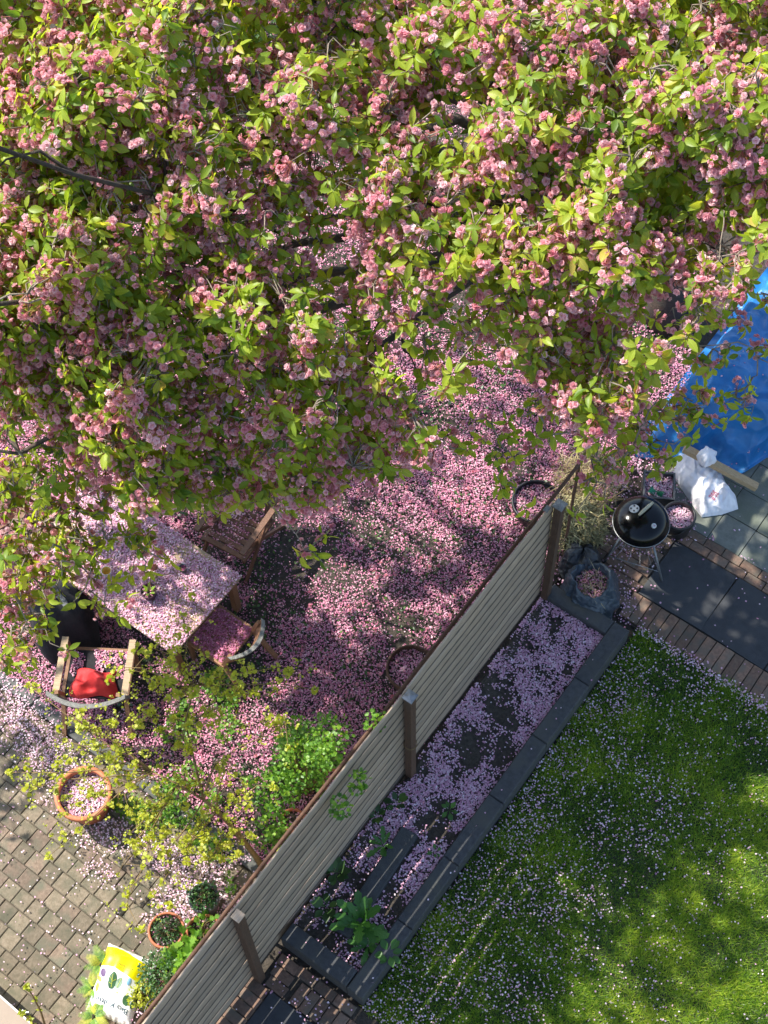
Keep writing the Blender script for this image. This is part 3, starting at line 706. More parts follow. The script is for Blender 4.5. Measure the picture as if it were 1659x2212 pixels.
outl = [(1462, 985), (1485, 972), (1540, 985), (1556, 1020), (1572, 1050), (1592, 1075), (1596, 1096), (1560, 1108), (1517, 1114), (1497, 1088), (1478, 1060), (1455, 1025)]
oc = np.array([at(a_, c_, 0.06)[:2] for a_, c_ in outl])
cen = oc.mean(0)
def bag_z(x, y, q): return 0.02 + 0.25 * (1 - q ** 2.6) ** 0.7 + 0.16 * (1 - q ** 2) * (fbm(x, y, 5, 40) - 0.5) - 0.10 * (1 - q ** 3) * abs(vnoise(x * 1.4 + y, y * .6 - .5 * x, 9, 42) - .5) - 0.05 * (1 - q ** 3) * abs(vnoise(x, y, 17, 44) - .5)
def bag_pt(u, v):
    t = u * len(outl); i = int(t) % len(outl); fr = t - int(t)
    e = oc[i] * (1 - fr) + oc[(i + 1) % len(outl)] * fr
    p = cen + (e - cen) * v
    return (p[0], p[1], bag_z(p[0], p[1], v))
b = MB(); b.grid(bag_pt, 120, 40); b.build('body', M['whiteplastic'], bag, smooth=True)
kp = at(1528, 985, 0.42)
b = MB(); b.lathe([(0.05, -0.16), (0.085, -0.10), (0.105, -0.02), (0.095, 0.04), (0.06, 0.075), (0.001, 0.085)], 40, kp, wob=lambda t, i: 1 + 0.12 * math.sin(5 * t + i) + 0.07 * math.sin(9 * t)); b.build('knot', M['whiteplastic'], bag, smooth=True)
b = MB(); pc = at(1543, 1066, 0.22)
rnd = random.Random(3)
for i in range(3):
    for j in range(4):
        qx, qy = pc[0] + (j - 1.5) * 0.022, pc[1] + (1 - i) * 0.036
        w_, h_ = rnd.choice([(0.018, 0.006), (0.006, 0.026), (0.016, 0.008)]), 0
        for (ox, oy, sx, sy) in ((0, 0.008, 0.017, 0.005), (0.004, -0.004, 0.005, 0.022), (-0.002, -0.011, 0.015, 0.005)):
            if rnd.random() < 0.8:
                zz = bag_z(qx + ox, qy + oy, min(0.98, np.linalg.norm(np.array([qx, qy]) - cen) / 0.42)) + 0.006
                b.box((qx + ox, qy + oy, zz), (sx, sy, 0.004))
b.build('red_print', M['redprint'], bag)

# ------------------------------------------------------------------ refuse sacks
def sack(name, label, c, r, h, material, open_top, tilt=(0, 0), n=64):
    t = thing(name, label, 'refuse sack', (c[0], c[1], 0))
    b = MB()
    prof = [(0.02, 0.0), (r * 0.8, 0.01), (r * 1.0, h * 0.12), (r * 1.08, h * .22), (r * 1.03, h * 0.30), (r * 1.08, h * 0.42), (r * 0.97, h * .52), (r * 0.99, h * 0.62), (r * 0.86, h * 0.76), (r * 0.84, h * 0.86), (r * 0.72, h), ]
    if open_top: prof += [(r * 0.70, h * 1.02), (r * 0.64, h * 0.97), (r * 0.60, h * 0.80), (r * 0.62, h * 0.6)]
    else: prof += [(r * 0.5, h * 1.08), (r * 0.2, h * 1.12), (0.01, h * 1.1)]
    ph = rng.uniform(0, 6, 6)
    def wob(t_, i):
        pl = abs(math.sin(8.5 * t_ + .35 * i + ph[5])) - .6; return 1 + 0.055 * pl * (i > 1) + 0.05 * math.sin(3 * t_ + ph[0]) + 0.035 * math.sin(7 * t_ + ph[1] + i * .25) + 0.03 * math.sin(13 * t_ + ph[2] + i * .2) * (1 if i > 1 else 0.3) + 0.02 * math.sin(23 * t_ + ph[3])
    b.lathe(prof, n, (0, 0, 0), wob=wob)
    b.v = [(x + z * tilt[0] + c[0], y + z * tilt[1] + c[1], max(0, z * (1 + 0.10 * math.sin(2 * math.atan2(y, x) + ph[4])) + 0.02 * math.sin(5 * math.atan2(y, x)))) for x, y, z in b.v]
    b.build('sack', material, t, smooth=True)
    return t
s1 = sack('rubbish_sack', 'open blue grey rubbish sack full of twigs and petals by the bed corner', (0.40, 5.40, 0), 0.30, 0.46, M['refuse'], True, (-0.14, 0.05))
def strands(name, c, n, rad, lmin, lmax, zc, zs, wmin, wmax, material, parent, up=0.3, tint=None):
    t = rng.uniform(0, 2 * PI, n); q = np.sqrt(rng.uniform(0, 1, n))
    pos = np.stack([c[0] + rad * q * np.cos(t), c[1] + rad * q * np.sin(t), zc + zs * rng.uniform(0, 1, n) * (1 - 0.6 * q)], 1)
    d = rng.normal(0, 1, (n, 3)); d[:, 2] = d[:, 2] * 0.5 + up; d /= np.linalg.norm(d, axis=1, keepdims=True)
    nr = rng.normal(0, 0.6, (n, 3)) + [0, 0, 1]
    ln = rng.uniform(lmin, lmax, n)
    o = batch(name, BLADE, pos, frames(d, nr), np.stack([ln, rng.uniform(wmin, wmax, n), ln], 1), rng.uniform(0, 1, n) if tint is None else tint, material, parent, smooth=False)
    o['kind'] = 'stuff'; return o
strands('dry_twigs', (0.36, 5.42), 160, 0.16, 0.06, 0.2, 0.33, 0.08, 0.004, 0.008, M['straw'], s1, 0.1)
petals('petals', None, disc_pts((0.36, 5.42), 0.19, 420, 0.35), parent=s1)
b = MB(); b.lathe([(0.001, 0.34), (0.2, 0.33)], 16, (0.36, 5.42, 0)); b.build('contents', M['soil'], s1)
s2 = sack('rubbish_sack', 'closed dark rubbish sack between the fence end and the open sack', (0.12, 5.62, 0), 0.22, 0.42, M['refuse2'], False, (-0.1, 0.1))

# dried shrub
ds = thing('dried_shrub', 'dried straw coloured shrub slumped beside the end of the wooden fence', 'dried plant', (-0.32, 6.1, 0))
strands('dry_leaf', (-0.18, 5.95), 2200, 0.33, 0.06, 0.16, 0.28, 0.42, 0.007, 0.014, M['driedge'], ds, 0.0)
strands('dry_stalk', (-0.42, 6.55), 900, 0.38, 0.08, 0.22, 0.25, 0.45, 0.005, 0.010, M['straw'], ds, 0.1)
b = MB()
for k in range(40):
    a_ = rng.uniform(0, 2 * PI); o_ = np.array([-0.3 + rng.normal(0, .06), 6.15 + rng.normal(0, .1), 0]); e_ = np.array([-0.32 + 0.45 * math.cos(a_), 6.25 + 0.75 * math.sin(a_), rng.uniform(0.3, 0.85)])
    md = (o_ + e_) / 2 + [0, 0, 0.25]; b.tube([o_, md * .9 + o_ * .1, e_ + [0, 0, .05], e_ + (e_ - md) * .3 - [0, 0, .05]], [0.007, 0.005, 0.004, 0.002], 4)
b.build('stalk', M['straw'], ds)

# ------------------------------------------------------------------ garden furniture
TX0, TX1, TY0, TY1, TZ = -4.85, -2.655, 1.975, 3.115, 0.75
table = thing('garden_table', 'long pale wooden garden table almost covered with pink petals', 'table', ((TX0 + TX1) / 2, (TY0 + TY1) / 2, 0))
npl = 8; pw_ = (TY1 - TY0) / npl
for k in range(npl):
    b = MB(); b.box(((TX0 + TX1) / 2, TY0 + pw_ * (k + 0.5), TZ - 0.014), (TX1 - TX0, pw_ - 0.006, 0.028), bev=0.004); b.build('plank', M['tabletop'], table)
b = MB()
b.bar((TX0 + .08, TY0 + .06, TZ - .08), (TX1 - .08, TY0 + .06, TZ - .08), 0.025, 0.09); b.bar((TX0 + .08, TY1 - .06, TZ - .08), (TX1 - .08, TY1 - .06, TZ - .08), 0.025, 0.09)
b.bar((TX1 - .07, TY0 + .06, TZ - .08), (TX1 - .07, TY1 - .06, TZ - .08), 0.025, 0.09); b.bar((TX0 + .07, TY0 + .06, TZ - .08), (TX0 + .07, TY1 - .06, TZ - .08), 0.025, 0.09)
b.build('apron', M['tabletop'], table)
for xx in (TX0 + .09, TX1 - .09):
    for yy in (TY0 + .09, TY1 - .09):
        b = MB(); b.box((xx, yy, 0.35), (0.075, 0.075, 0.70)); b.build('leg', M['teak'], table)
n = 17000
x = rng.uniform(TX0 - .005, TX1 + .005, n); y = rng.uniform(TY0, TY1, n)
dn = fbm(x, y, 2.2, 51) + 0.35 * np.minimum(np.minimum(x - TX0, TX1 - x), np.minimum(y - TY0, TY1 - y)) - 0.02
ok = rng.uniform(0, 1, n) < np.clip((dn - 0.24) * 5.0, 0.02, 1.0)
petals('fallen_petals', 'thick layer of fallen pink petals covering the garden table', np.stack([x, y, TZ + 0.004 + rng.uniform(0, 0.02, n)], 1)[ok], material=M['petal_pale'], tint=np.clip(rng.normal(0.36, .28, int(ok.sum())), 0, 1))
# things on the table
cp = at(231.5, 1238, TZ + .05)
cup = thing('paper_cup', 'white paper cup with a yellow inside on the petal covered table', 'cup', (cp[0], cp[1], TZ))
b = MB(); b.lathe([(0.001, 0.002), (0.038, 0.0), (0.052, 0.105), (0.055, 0.108), (0.054, 0.112), (0.050, 0.108)], 24, (cp[0], cp[1], TZ)); b.build('wall', M['whitepaper'], cup, smooth=True)
b = MB(); b.lathe([(0.0495, 0.108), (0.040, 0.03), (0.001, 0.028)], 24, (cp[0], cp[1], TZ)); b.build('lining', M['yellow'], cup, smooth=True)
gp2 = at(396, 1230, TZ + .03)
gl = thing('tealight_glass', 'small dark purple glass filled with petals on the garden table', 'glass', (gp2[0], gp2[1], TZ))
b = MB(); b.lathe([(0.001, 0.002), (0.036, 0.0), (0.042, 0.075), (0.044, 0.078), (0.040, 0.078), (0.036, 0.02)], 20, (gp2[0], gp2[1], TZ)); b.build('glass', M['greyplastic'], gl, smooth=True)
petals('petals', None, disc_pts(gp2, 0.034, 30, TZ + .045), parent=gl, tint=np.zeros(30))
fp = at(325, 1288, TZ)
fpot = thing('flower_pot', 'small dark purple flower pot with drooping tall stems on the table', 'flower pot', (fp[0], fp[1], TZ))
b = MB(); b.lathe([(0.001, 0.003), (0.062, 0.0), (0.085, 0.12), (0.092, 0.122), (0.092, 0.135), (0.084, 0.135), (0.078, 0.10)], 28, (fp[0], fp[1], TZ)); b.build('pot', M['purplepot'], fpot, smooth=True)
b = MB(); b.lathe([(0.001, 0.105), (0.079, 0.10)], 16, (fp[0], fp[1], TZ)); b.build('soil', M['soil'], fpot)
petals('petals', None, disc_pts(fp, 0.075, 45, TZ + .108), parent=fpot)
lm = batch('leaf', OVAL, np.tile(np.array([[0, 0, 0.0]]), (1, 1)), np.eye(3)[None], np.array([[0.10, 0.06, 0.10]]), np.array([0.9]), M['fresh']); lmesh = lm.data; bpy.data.objects.remove(lm)
for k in range(6):
    o = link_mesh('leaf', lmesh, fpot); a_ = k * 1.05; o.location = (0.02 * math.cos(a_), 0.02 * math.sin(a_), 0.105); o.rotation_euler = (0, -R(50 + 6 * k % 25), a_)
for k, (dx, dy, hz) in enumerate(((0.02, 0.10, 0.42), (-0.05, 0.06, 0.36), (0.06, 0.05, 0.40))):
    p0 = np.array([fp[0], fp[1], TZ + 0.1]); p1 = p0 + [dx, dy, hz]
    b = MB(); b.tube([p0, p0 * .5 + p1 * .5 + [0.01, 0, .02], p1, p1 + [dx * .5, dy * .3, -0.03]], [0.005, 0.005, 0.004, 0.004], 5); st = b.build('stem', M['shoot'], fpot)
    b = MB(); b.lathe([(0.002, 0.0), (0.03, 0.012), (0.042, 0.035), (0.02, 0.05), (0.001, 0.045)], 12, p1 + [dx * .5, dy * .3, -0.06], wob=lambda t, i: 1 + 0.15 * math.sin(5 * t + i)); b.build('faded_flower', M['straw'] if k else M['redstalk'], st, smooth=True)

def slat_chair(label, loc, rot, group):
    """folding teak armchair, front towards +y"""
    t = thing('folding_chair', label, 'chair', loc, rot, group)
    W = 0.60
    for k in range(7):
        b = MB(); y = 0.29 - 0.085 * k; b.box((0, y, 0.42 - 0.02 * (k / 6)), (W - 0.08, 0.062, 0.018), bev=0.003); b.build('seat_slat', M['darkteak'], t, True)
    for s in (-1, 1):
        b = MB(); b.bar((s * (W / 2 - .03), 0.33, 0.40), (s * (W / 2 - .03), -0.30, 0.385), 0.035, 0.045); b.build('seat_rail', M['darkteak'], t, True)
        b = MB(); b.bar((s * W / 2, 0.36, 0.655), (s * W / 2, -0.34, 0.665), 0.065, 0.026); b.build('armrest', M['darkteak'], t, True)
        b = MB(); b.bar((s * W / 2, 0.40, 0.0), (s * W / 2, -0.16, 0.64), 0.028, 0.05); b.build('leg', M['darkteak'], t, True)
        b = MB(); b.bar((s * (W / 2 - .035), -0.45, 0.0), (s * (W / 2 - .035), 0.32, 0.64), 0.028, 0.05); b.build('leg', M['darkteak'], t, True)
        b = MB(); b.bar((s * (W / 2 - .06), -0.24, 0.36), (s * (W / 2 - .06), -0.58, 1.05), 0.032, 0.045); b.build('back_post', M['darkteak'], t, True)
    for k in range(5):
        x = -0.18 + 0.09 * k; b = MB(); b.bar((x, -0.29, 0.45), (x, -0.555, 1.0), 0.05, 0.016); b.build('back_slat', M['darkteak'], t, True)
    b = MB(); b.bar((-W / 2 + .04, -0.575, 1.03), (W / 2 - .04, -0.575, 1.03), 0.03, 0.075); b.build('top_rail', M['darkteak'], t, True)
    return t
ch1 = slat_chair('slatted teak folding armchair under the cherry on the far side of the table', (-3.20, 3.68, 0), R(180 + 6), 'slatted teak folding chairs')
def copy_tree(o, parent=None):
    c = o.copy(); C.objects.link(c)
    if parent is not None: c.parent = parent
    for ch in list(o.children): copy_tree(ch, c)
    return c
ch2 = copy_tree(ch1); lb_ = at(0, 1105, .42); ch2.location = (lb_[0] - .05, lb_[1], 0); ch2.rotation_euler = (0, 0, R(-90 + 38))
ch2['label'] = 'slatted teak folding chair cut off by the left edge at the head of the table'
def in_frame(loc, rot, pts):
    return pts @ rz(rot).T + np.array([loc[0], loc[1], 0])
q = np.stack([rng.uniform(-.26, .26, 420), rng.uniform(-.25, .3, 420), np.full(420, .425)], 1)
petals('fallen_petals', 'petals scattered over the slats of the far folding armchair', in_frame((-3.2, 3.68), R(186), q[fbm(q[:, 0], q[:, 1], 4, 3) > .42]))

def bow_chair(label, loc, rot, w, d, seatm, group, arms=False, backm=None):
    """wooden chair with a curved top rail, front towards +y"""
    t = thing('garden_chair', label, 'chair', loc, rot, group)
    b = MB()
    b.grid(lambda u, v: ((u - .5) * (w - 0.06), (v - .5) * d, 0.45 - 0.015 * math.sin(PI * u) * math.sin(PI * v)), 8, 8)
    b.grid(lambda u, v: ((u - .5) * (w - 0.06), (.5 - v) * d, 0.425), 1, 1)
    b.build('seat', seatm, t, True, smooth=True)
    b = MB()
    for s in (-1, 1): b.bar((s * (w / 2 - .02), -d / 2, .43), (s * (w / 2 - .02), d / 2, .43), .035, .05)
    b.bar((-w / 2 + .04, d / 2, .43), (w / 2 - .04, d / 2, .43), .035, .05); b.build('seat_frame', M['teak'], t, True)
    for s in (-1, 1):
        b = MB(); b.bar((s * (w / 2 - .02), d / 2 - .02, 0), (s * (w / 2 - .02), d / 2 - .02, .64 if arms else .43), .042, .042); b.build('leg', M['teak'], t, True)
        b = MB(); b.bar((s * (w / 2 + .0), -d / 2 - .26, 0), (s * (w / 2 - .03), -d / 2 + .02, .44), .045, .045); b.bar((s * (w / 2 - .03), -d / 2 + .02, .44), (s * (w / 2 - .04), -d / 2 - .10, .80), .04, .04); b.build('leg', M['teak'], t, True)
        if arms:
            b = MB(); b.bar((s * w / 2, d / 2 + .03, .655), (s * w / 2, -d / 2 - .05, .665), .07, .028); b.build('armrest', M['tabletop'], t, True)
    def back(u, v, off):
        x = (u - .5) * (w + (0.10 if arms else 0.0)); c = 1 - (2 * u - 1) ** 2
        return (x, -d / 2 - .02 - .10 * v - 0.13 * c - off, 0.62 + 0.22 * v)
    b = MB(); nu = 14
    for i in range(nu + 1):
        for (v, off) in ((0, 0), (1, 0), (1, .032), (0, .032)): b.v.append(back(i / nu, v, off))
    for i in range(nu):
        for j in range(4):
            j2 = (j + 1) % 4; b.f.append((i * 4 + j, i * 4 + j2, i * 4 + 4 + j2, i * 4 + 4 + j))
    b.f += [(3, 2, 1, 0), tuple(nu * 4 + j for j in range(4))]
    bk = b.build('backrest', M['teak'] if not arms else (backm or M['wicker']), t, True)
    b = MB()
    for i in range(nu + 1):
        for (dz, off) in ((0, -.008), (.014, -.008), (.014, .042), (0, .042)):
            p = back(i / nu, 1, off); b.v.append((p[0], p[1], p[2] + dz + .002))
    for i in range(nu):
        for j in range(4):
            j2 = (j + 1) % 4; b.f.append((i * 4 + j, i * 4 + j2, i * 4 + 4 + j2, i * 4 + 4 + j))
    b.f += [(3, 2, 1, 0), tuple(nu * 4 + j for j in range(4))]
    b.build('top_rail', M['wicker'], bk, True)
    return t
bow_chair('wooden chair with a curved grey backrest and petal strewn seat at the short table end', (-2.50, 2.53, 0), R(90), 0.56, 0.50, M['teak'], 'bow backed garden chairs')
q = np.stack([rng.uniform(-.25, .25, 1700), rng.uniform(-.24, .24, 1700), .455 + rng.uniform(0, .012, 1700)], 1)
petals('fallen_petals', 'petals lying on the seat of the curved backed chair', in_frame((-2.5, 2.53), R(90), q), tint=np.clip(rng.normal(.2, .2, 1700), 0, 1))
c3, r3 = (-3.28, 1.42), R(33)
bow_chair('wooden armchair with a curved grey woven backrest facing away from the camera', (c3[0], c3[1], 0), r3, 0.72, 0.56, M['blackcloth'], 'bow backed garden chairs', True)
q = np.stack([rng.uniform(-.3, .3, 900), rng.uniform(-.05, .27, 900), .455 + rng.uniform(0, .012, 900)], 1)
petals('fallen_petals', 'petals scattered on the dark seat of the woven backed armchair', in_frame(c3, r3, q[fbm(q[:, 0], q[:, 1], 5, 9) > .40]))
b = MB()
def cloth(u, v):
    x = (u - .5) * .46; y = (v - .5) * .30; e = (1 - abs(2 * u - 1) ** 3) * (1 - abs(2 * v - 1) ** 3)
    z = .46 + .16 * e ** .6 + .06 * math.sin(9 * x + 14 * y + 1) * e + .055 * math.sin(23 * x - 10 * y + 3 * math.sin(9 * y)) * e - .10 * e * abs(vnoise(x + 3, y * 1.5, 8, 7) - .5)
    return (x * (1 + .12 * math.sin(6 * v)), y * (1 + .15 * math.sin(7 * u)), z)
b.grid(cloth, 44, 34); b.v = [tuple(rz(r3) @ np.array([p[0] - .02, p[1] - .13, p[2]]) + [c3[0], c3[1], 0]) for p in b.v]
tag(b.build('red_cloth', M['redcloth'], smooth=True), 'crumpled red cloth lying on the seat of the woven armchair', 'cloth')
# dark cover beside the table
cv = at(132, 1335, 0.45)
cover = thing('covered_chair', 'garden chair hidden under a black cloth left of the woven armchair', 'covered chair', (cv[0], cv[1], 0))
b = MB(); b.lathe([(0.36, 0.10), (0.37, 0.2), (0.36, 0.36), (0.34, 0.48), (0.30, 0.60), (0.27, 0.78), (0.20, 0.90), (0.09, 0.95), (0.001, 0.955)], 40, (cv[0], cv[1], 0), wob=lambda t, i: 1 + 0.10 * math.sin(4 * t + .6) + 0.05 * math.sin(9 * t + i * .3) + .03 * math.sin(15 * t)); b.build('cloth', M['blackcloth'], cover, smooth=True)
for k in range(4):
    a_ = 0.8 + k * PI / 2; b = MB(); b.tube([(cv[0] + .30 * math.cos(a_), cv[1] + .30 * math.sin(a_), .3), (cv[0] + .37 * math.cos(a_), cv[1] + .37 * math.sin(a_), 0)], 0.02, 6); b.build('leg', M['blackplastic'], cover)
b = MB(); s0, s1_ = at(112, 1268, 0.97), at(147, 1312, 0.93)
b.grid(lambda u, v: tuple(s0 * (1 - u) + s1_ * u + np.array([0.03 * (v - .5) + .008 * math.sin(u * 13), 0.06 * (v - .5), 0.035 * (1 - (2 * v - 1) ** 2) + 0.008 * math.sin(u * 20)])), 22, 6)
tag(b.build('scarf', M['scarf'], smooth=True), 'grey speckled scarf lying over the black covered chair', 'scarf')
pb_ = at(161, 1378, 0.15)
b = MB(); b.lathe([(0.02, 0), (0.10, 0.02), (0.12, 0.12), (0.09, 0.24), (0.03, 0.32)], 18, (pb_[0], pb_[1], 0), sx=0.55, wob=lambda t, i: 1 + .1 * math.sin(3 * t + i)); 
st_ = thing('printed_bag', 'small pale blue and red plastic bag on the ground between black cover and armchair', 'plastic bag', (pb_[0], pb_[1], 0)); b.build('body', M['bluecloth'], st_, smooth=True)
b = MB(); b.grid(lambda u, v: (pb_[0] - .11 + .06 * u, pb_[1] + (v - .5) * .14, 0.20 + .03 * u), 4, 4); b.build('red_panel', M['redcloth'], st_)

# ------------------------------------------------------------------ pots
tpc = at(179.4, 1713.5, 0.42)
bigpot = pot('terracotta_pot', 'large empty terracotta pot filled with petals on the patio', 'flower pot', (tpc[0], tpc[1], 0), 0.295, 0.43, M['terracotta'], 0.12, petal_n=1500, r0=0.66, group='terracotta pots', pmat=M['petal_pale'], rimw=0.045)
blk = at(1159, 1083, 0.26)
pot('planter', 'wide black planter full of petals behind the end of the fence', 'planter', (blk[0], blk[1], 0), 0.285, 0.27, M['blackplastic'], 0.07, petal_n=900, r0=0.8, group='wide round planters')
rg = at(888, 1442, 0.28)
pot('planter', 'wide tan rimmed planter half hidden behind the middle of the fence', 'planter', (rg[0], rg[1], 0), 0.27, 0.29, M['rust'], 0.08, petal_n=800, r0=0.8, group='wide round planters')

def small_leaves(parent, name, c, rad, n, size, material, tpl=OVAL, shell=0.35, up=0.5, tint=None):
    """leaves filling a rounded crown"""
    d = rng.normal(0, 1, (n, 3)); d /= np.linalg.norm(d, axis=1, keepdims=True)
    q = rng.uniform(shell, 1, n) ** 0.7
    lump = 0.75 + 0.5 * fbm(d[:, 0] * 1.7 + c[0] * 9, d[:, 1] * 1.7 + d[:, 2] * 1.3, 1.4, 13)
    pos = np.array(c) + d * (q * lump)[:, None] * np.array(rad)
    f = d * 0.6 + rng.normal(0, 0.6, (n, 3)); nr = d * 0.5 + rng.normal(0, 0.4, (n, 3)) + [0, 0, up]
    ti = np.clip(0.35 + 0.35 * d[:, 2] + rng.normal(0, 0.2, n), 0, 1) if tint is None else tint
    o = batch(name, tpl, pos, frames(f, nr), rng.uniform(*size, n), ti, material, parent)
    o['kind'] = 'stuff'; return o
def stems(parent, base, c, rad, n, r, material):
    b = MB()
    for k in range(n):
        d = unit(rng.normal(0, 1, 3) + [0, 0, .8]); e = np.array(c) + d * np.array(rad) * .8; o_ = np.array(base) + rng.normal(0, .02, 3) * [1, 1, 0]
        b.tube([o_, (o_ + e) / 2 + [0, 0, .05], e], [r, r * .7, r * .3], 4)
    return b.build('stem', material, parent)
def potted(name, label, px, py, zr, r, h, pm_, lc, tpl, n, size, crown_h, rad, cat='potted plant', group='potted plants along the fence', petal_n=20):
    c = at(px, py, zr); t = pot(name, label, cat, (c[0], c[1], 0), r, h, pm_, 0.05, petal_n=petal_n, group=group)
    stems(t, (c[0], c[1], h - .05), (c[0], c[1], h + crown_h * .3), (rad, rad, crown_h * .6), 12, 0.005, M['shoot'])
    small_leaves(t, 'foliage', (c[0], c[1], h + crown_h * .25), (rad, rad, crown_h * .6), n, size, lc, tpl)
    return t
potted('potted_plant', 'grey plastic pot with a sparse small leaved plant, farthest of the pots by the fence', 440, 1939, .3, 0.155, 0.30, M['greyplastic'], M['evergreen'], OVAL, 260, (.025, .05), 0.22, 0.15)
potted('potted_plant', 'terracotta pot packed with tiny pale green leaves beside the patio setts', 359, 2009, .28, 0.185, 0.28, M['terracotta'], M['evergreen'], OVAL, 700, (.012, .026), 0.06, 0.15, petal_n=60)
potted('potted_plant', 'terracotta pot with a lime leaved plant close against the fence', 440, 2012, .28, 0.18, 0.28, M['terracotta'], M['fresh'], LOBED, 70, (.05, .09), 0.16, 0.17, petal_n=70)
potted('potted_plant', 'dense dark small leaved evergreen herb standing between soil bag and fence', 349, 2105, .35, 0.15, 0.22, M['greyplastic'], M['evergreen'], OVAL, 1500, (.018, .034), 0.42, 0.24)
potted('potted_plant', 'bright green plant with broad lobed leaves spilling over the fence rail', 392, 2066, .40, 0.13, 0.22, M['greyplastic'], M['fresh'], LOBED, 150, (.07, .12), 0.36, 0.21)
potted('potted_plant', 'low pot of yellowish leaves at the right edge of the soil bag', 309, 2150, .2, 0.12, 0.15, M['blackplastic'], M['lime'], OVAL, 420, (.022, .042), 0.18, 0.16)
pot('plant_pot', 'grey plastic pot with almost bare soil nearest the camera by the fence', 'flower pot', (*at(341, 2184, .24)[:2], 0), 0.135, 0.24, M['greyplastic'], 0.06, group='potted plants along the fence', rimw=.012, petal_n=12)
pot('terracotta_pot', 'small terracotta pot half hidden beneath the green bush by the fence', 'flower pot', (*at(632, 1770, .2)[:2], 0), 0.13, 0.2, M['terracotta'], 0.05, petal_n=60, group='terracotta pots')
pot('terracotta_pot', 'terracotta pot full of dark red plant beside the green bush and the fence', 'flower pot', (*at(722, 1685, .25)[:2], 0), 0.13, 0.25, M['terracotta'], 0.04, petal_n=260, group='terracotta pots')

# ------------------------------------------------------------------ soil bag
TL, TRc, BR, BLc = np.array([-1.43, -.62]), np.array([-.97, -.50]), np.array([-.72, -1.12]), np.array([-1.18, -1.24])
def bagpt(s, t, lift=0.0):
    p = (TL * (1 - s) + TRc * s) * (1 - t) + (BLc * (1 - s) + BR * s) * t
    e = (1 - abs(2 * s - 1) ** 2.5) * (1 - abs(2 * t - 1) ** 4)
    z = 0.025 + 0.14 * max(e, 0) ** .6 + 0.012 * math.sin(s * 17 + t * 5) * e + 0.010 * math.sin(t * 31 + s * 8) * max(0, abs(2 * t - 1) - .4) + .006 * math.sin(s * 40) * (t < .06 or t > .94)
    return np.array([p[0], p[1], z + lift])
sb = thing('potting_soil_bag', 'yellow and white bag of potting soil lying on the patio by the fence', 'soil bag', (*bagpt(.5, .5)[:2], 0))
m_, n_, l_, p_ = mat('printed soil bag')
a_ = n_.new('ShaderNodeAttribute'); a_.attribute_name = 'lf'; s_ = n_.new('ShaderNodeSeparateXYZ'); l_.new(a_.outputs['Vector'], s_.inputs[0])
ad = n_.new('ShaderNodeMath'); ad.operation = 'SINE'; k_ = n_.new('ShaderNodeMath'); k_.operation = 'MULTIPLY'; k_.inputs[1].default_value = 5.2; l_.new(s_.outputs[0], k_.inputs[0]); l_.new(k_.outputs[0], ad.inputs[0])
k2 = n_.new('ShaderNodeMath'); k2.operation = 'MULTIPLY_ADD'; l_.new(ad.outputs[0], k2.inputs[0]); k2.inputs[1].default_value = 0.03; l_.new(s_.outputs[1], k2.inputs[2])
rp = ramp(m_.node_tree, [(0.0, (.80, .79, .74)), (0.055, (.80, .70, .0)), (0.345, (.82, .68, .0)), (0.352, (.80, .80, .78))]); rp.color_ramp.interpolation = 'CONSTANT'
l_.new(k2.outputs[0], rp.inputs[0]); l_.new(rp.outputs[0], p_.inputs['Base Color']); p_.inputs['Roughness'].default_value = .35
M['bagprint'] = m_
nu, nv = 40, 56
V = np.array([bagpt(i / nu, j / nv) for i in range(nu + 1) for j in range(nv + 1)]) - wloc(sb)
F = np.array([(i * (nv + 1) + j, i * (nv + 1) + j + 1, (i + 1) * (nv + 1) + j + 1, (i + 1) * (nv + 1) + j) for i in range(nu) for j in range(nv)])
LF = np.array([(i / nu, j / nv, 0) for i in range(nu + 1) for j in range(nv + 1)])
link_mesh('bag', raw_mesh('bag', V, F, m_, LF, True), sb)
def print_shape(name, pts, material, lift=.004):
    b = MB(); c = np.mean(pts, 0); ring = [bagpt(*p, lift) for p in pts]
    b.add([bagpt(*c, lift + .002)] + ring, [(0, 1 + k, 1 + (k + 1) % len(ring)) for k in range(len(ring))]); b.build(name, material, sb)
def heart(cs, ct, w, h, ang):
    r = []
    for k in range(20):
        t = 2 * PI * k / 20; x = w * math.sin(t) * (1 - .25 * math.cos(t)); y = h * (math.cos(t) * .9 + .25 * abs(math.sin(t)))
        r.append((cs + x * math.cos(ang) - y * math.sin(ang), ct + x * math.sin(ang) + y * math.cos(ang)))
    return r
print_shape('printed_leaf', heart(.40, .50, .085, .135, -.15), M['printgreen'])
print_shape('printed_leaf', heart(.55, .50, .065, .10, .35), M['printgreen'])
print_shape('printed_leaf', heart(.80, .68, .07, .085, .2), M['printgreen'])
print_shape('printed_leaf', heart(.93, .70, .035, .07, .1), M['printgreen'])
print_shape('printed_fruit', heart(.14, .44, .075, .06, .6), M['printpurple'])
print_shape('printed_leaf', heart(.10, .54, .07, .035, .4), M['printlime'])
print_shape('printed_leaf', heart(.11, .66, .04, .075, -.3), M['printlime'])
print_shape('printed_sky', heart(.74, .43, .035, .06, .1), M['printblue'])
for (a0, b0, a1, b1) in ((.42, .60, .38, .42), (.41, .52, .34, .47), (.41, .52, .47, .47), (.54, .57, .57, .43), (.41, .56, .35, .55)):
    b = MB(); b.tube([bagpt(a0, b0, .008), bagpt((a0 + a1) / 2, (b0 + b1) / 2, .008), bagpt(a1, b1, .008)], .002, 4); b.build('printed_vein', M['printlime'], sb)
print_shape('printed_flower', heart(.58, .64, .03, .02, 0), M['yellow'])
